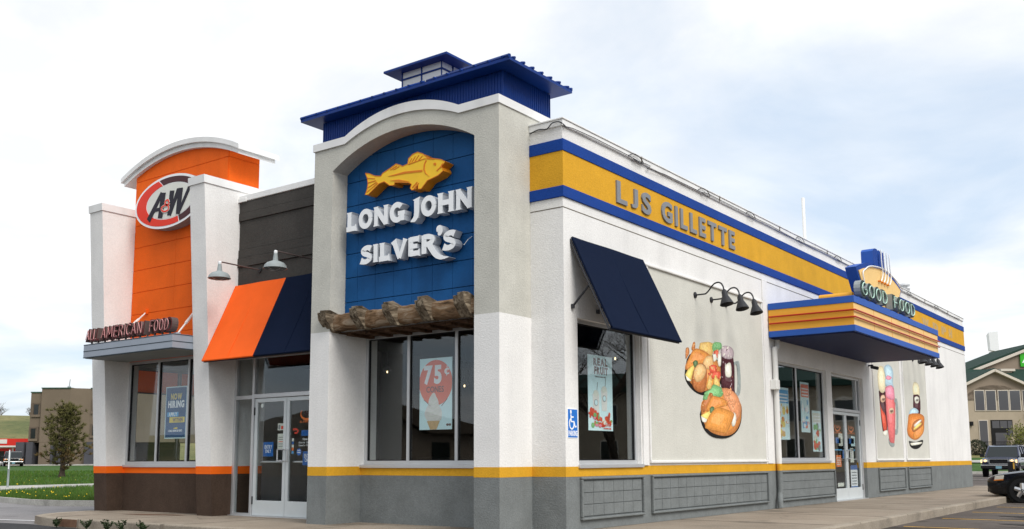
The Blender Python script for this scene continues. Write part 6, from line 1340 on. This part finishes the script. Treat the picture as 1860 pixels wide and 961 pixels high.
# bare trees
T=thing('bare_tree','tall bare tree, seen as a reflection in the side window','tree',(13.6,24.6,-.15)); bare_tree(T,(13.6,24.6,-.15),11,9,M['bark'],5,.2,(3,4))
for i,(x,y,h,l) in enumerate(((-286,125,9,'grey bare tree on the hilltop at the far left edge'),(-282,131,7,'second grey bare tree on the hilltop'),(-279,138,6,'smaller grey bare tree on the hilltop nearest the brown building'))):
    z=13.0; T=thing('hilltop_tree',l,'tree',(x,y,z),'bare trees on the hill'); bare_tree(T,(x,y,z),h,30+i,M['barkg'],4,.18,(3,4))
shrub((-276,141,13.2),2.6,3.2,'green bush on the hilltop beside the brown building',8,'pine',600)
# weeds at the kerb
for i,(x,l) in enumerate(((-8.45,'leftmost small weed against the front kerb'),(-7.5,'second small weed against the front kerb'),(-6.9,'third small weed against the front kerb'),(-6.47,'fourth small weed against the front kerb'),(-5.9,'rightmost small weed against the front kerb'))):
    c=Vector((x,-1.60,-.142)); T=thing('weed',l,'weed',tuple(c),'weeds along the front kerb'); rd=random.Random(50+i); st_=MB(); lf=MB()
    for k in range(9):
        a=rd.uniform(0,6.28); top=c+Vector((math.cos(a)*rd.uniform(.03,.16),math.sin(a)*.06,rd.uniform(.10,.20)*(.8 if i==0 else 1))); st_.tube([c,c.lerp(top,.5)+Vector((0,0,.02)),top],.004,M['weed'],4)
        for _ in range(16):
            p=c.lerp(top,rd.uniform(.25,1.05)); u=Vector((rd.uniform(-1,1),rd.uniform(-1,1),rd.uniform(-.2,1))).normalized()*rd.uniform(.02,.045); v=u.orthogonal().normalized()*.012; lf.add([p,p+u*.5+v,p+u,p+u*.5-v],[(0,1,2,3)],M['weed'])
    part('stems',st_,T); part('leaves',lf,T)
# grass blades and dandelions
M['blade']=leafmat('grass_blades',(.062,.135,.020),.35); M['blade2']=leafmat('pale_grass_blades',(.10,.15,.03),.3); M['dand']=mat('dandelion',(.80,.55,.02),.7)
rd=random.Random(77); g=MB(); vs=[[],[]]; 
def inpath(x,y): return inpoly(x,y,path[1:]+pfar[:0:-1])
for k in range(46000):
    s=rd.uniform(.12,.88); t=rd.random()**2.0*.62; x,y,z=lawn_pt(s,t)
    if inpath(x,y): continue
    h=rd.uniform(.06,.13)*(1+.8*t); a=rd.uniform(0,6.28); dx_,dy_=math.cos(a)*.012*(1+4*t),math.sin(a)*.012*(1+4*t)
    vs[0 if rd.random()<.7 else 1].append(((x-dx_,y-dy_,z-.005),(x+dx_,y+dy_,z-.005),(x+rd.uniform(-.04,.04),y+rd.uniform(-.04,.04),z+h)))
for q,m in zip(vs,('blade','blade2')):
    flat_=[p for t_ in q for p in t_]; g.add(flat_,[(3*i,3*i+1,3*i+2) for i in range(len(q))],M[m])
solo('grass',g,'short green grass covering the lawn on the left','grass',loc=(0,0,0),kind='stuff')
dn=MB()
for k in range(150):
    s=rd.uniform(.15,.8); t=rd.random()**2*.30; x,y,z=lawn_pt(s,t)
    if inpath(x,y): continue
    r=.017*rd.uniform(.6,1.3); zz_=z+.11; dn.add([(x+r*math.cos(i*1.05),y+r*math.sin(i*1.05),zz_) for i in range(6)]+[(x,y,zz_+.03)],[(0,1,6),(1,2,6),(2,3,6),(3,4,6),(4,5,6),(5,0,6)],M['dand'])
solo('dandelions',dn,'yellow dandelions dotted over the lawn','dandelion',loc=(0,0,0),kind='stuff')
# sign post seen edge-on
T=thing('sign_post','thin metal signpost seen edge-on beside the path at the left edge','sign post',(-28.4,7.46,0)); part('post',MB().tube([(-28.4,7.46,-.05),(-28.4,7.46,1.35)],.04,M['galv'],8),T,40); part('plate',MB().hexa([(-28.15,7.31,.72),(-28.14,7.34,.72),(-28.64,7.59,.72),(-28.65,7.56,.72),(-28.15,7.31,1.42),(-28.14,7.34,1.42),(-28.64,7.59,1.42),(-28.65,7.56,1.42)],M['wh']),T)
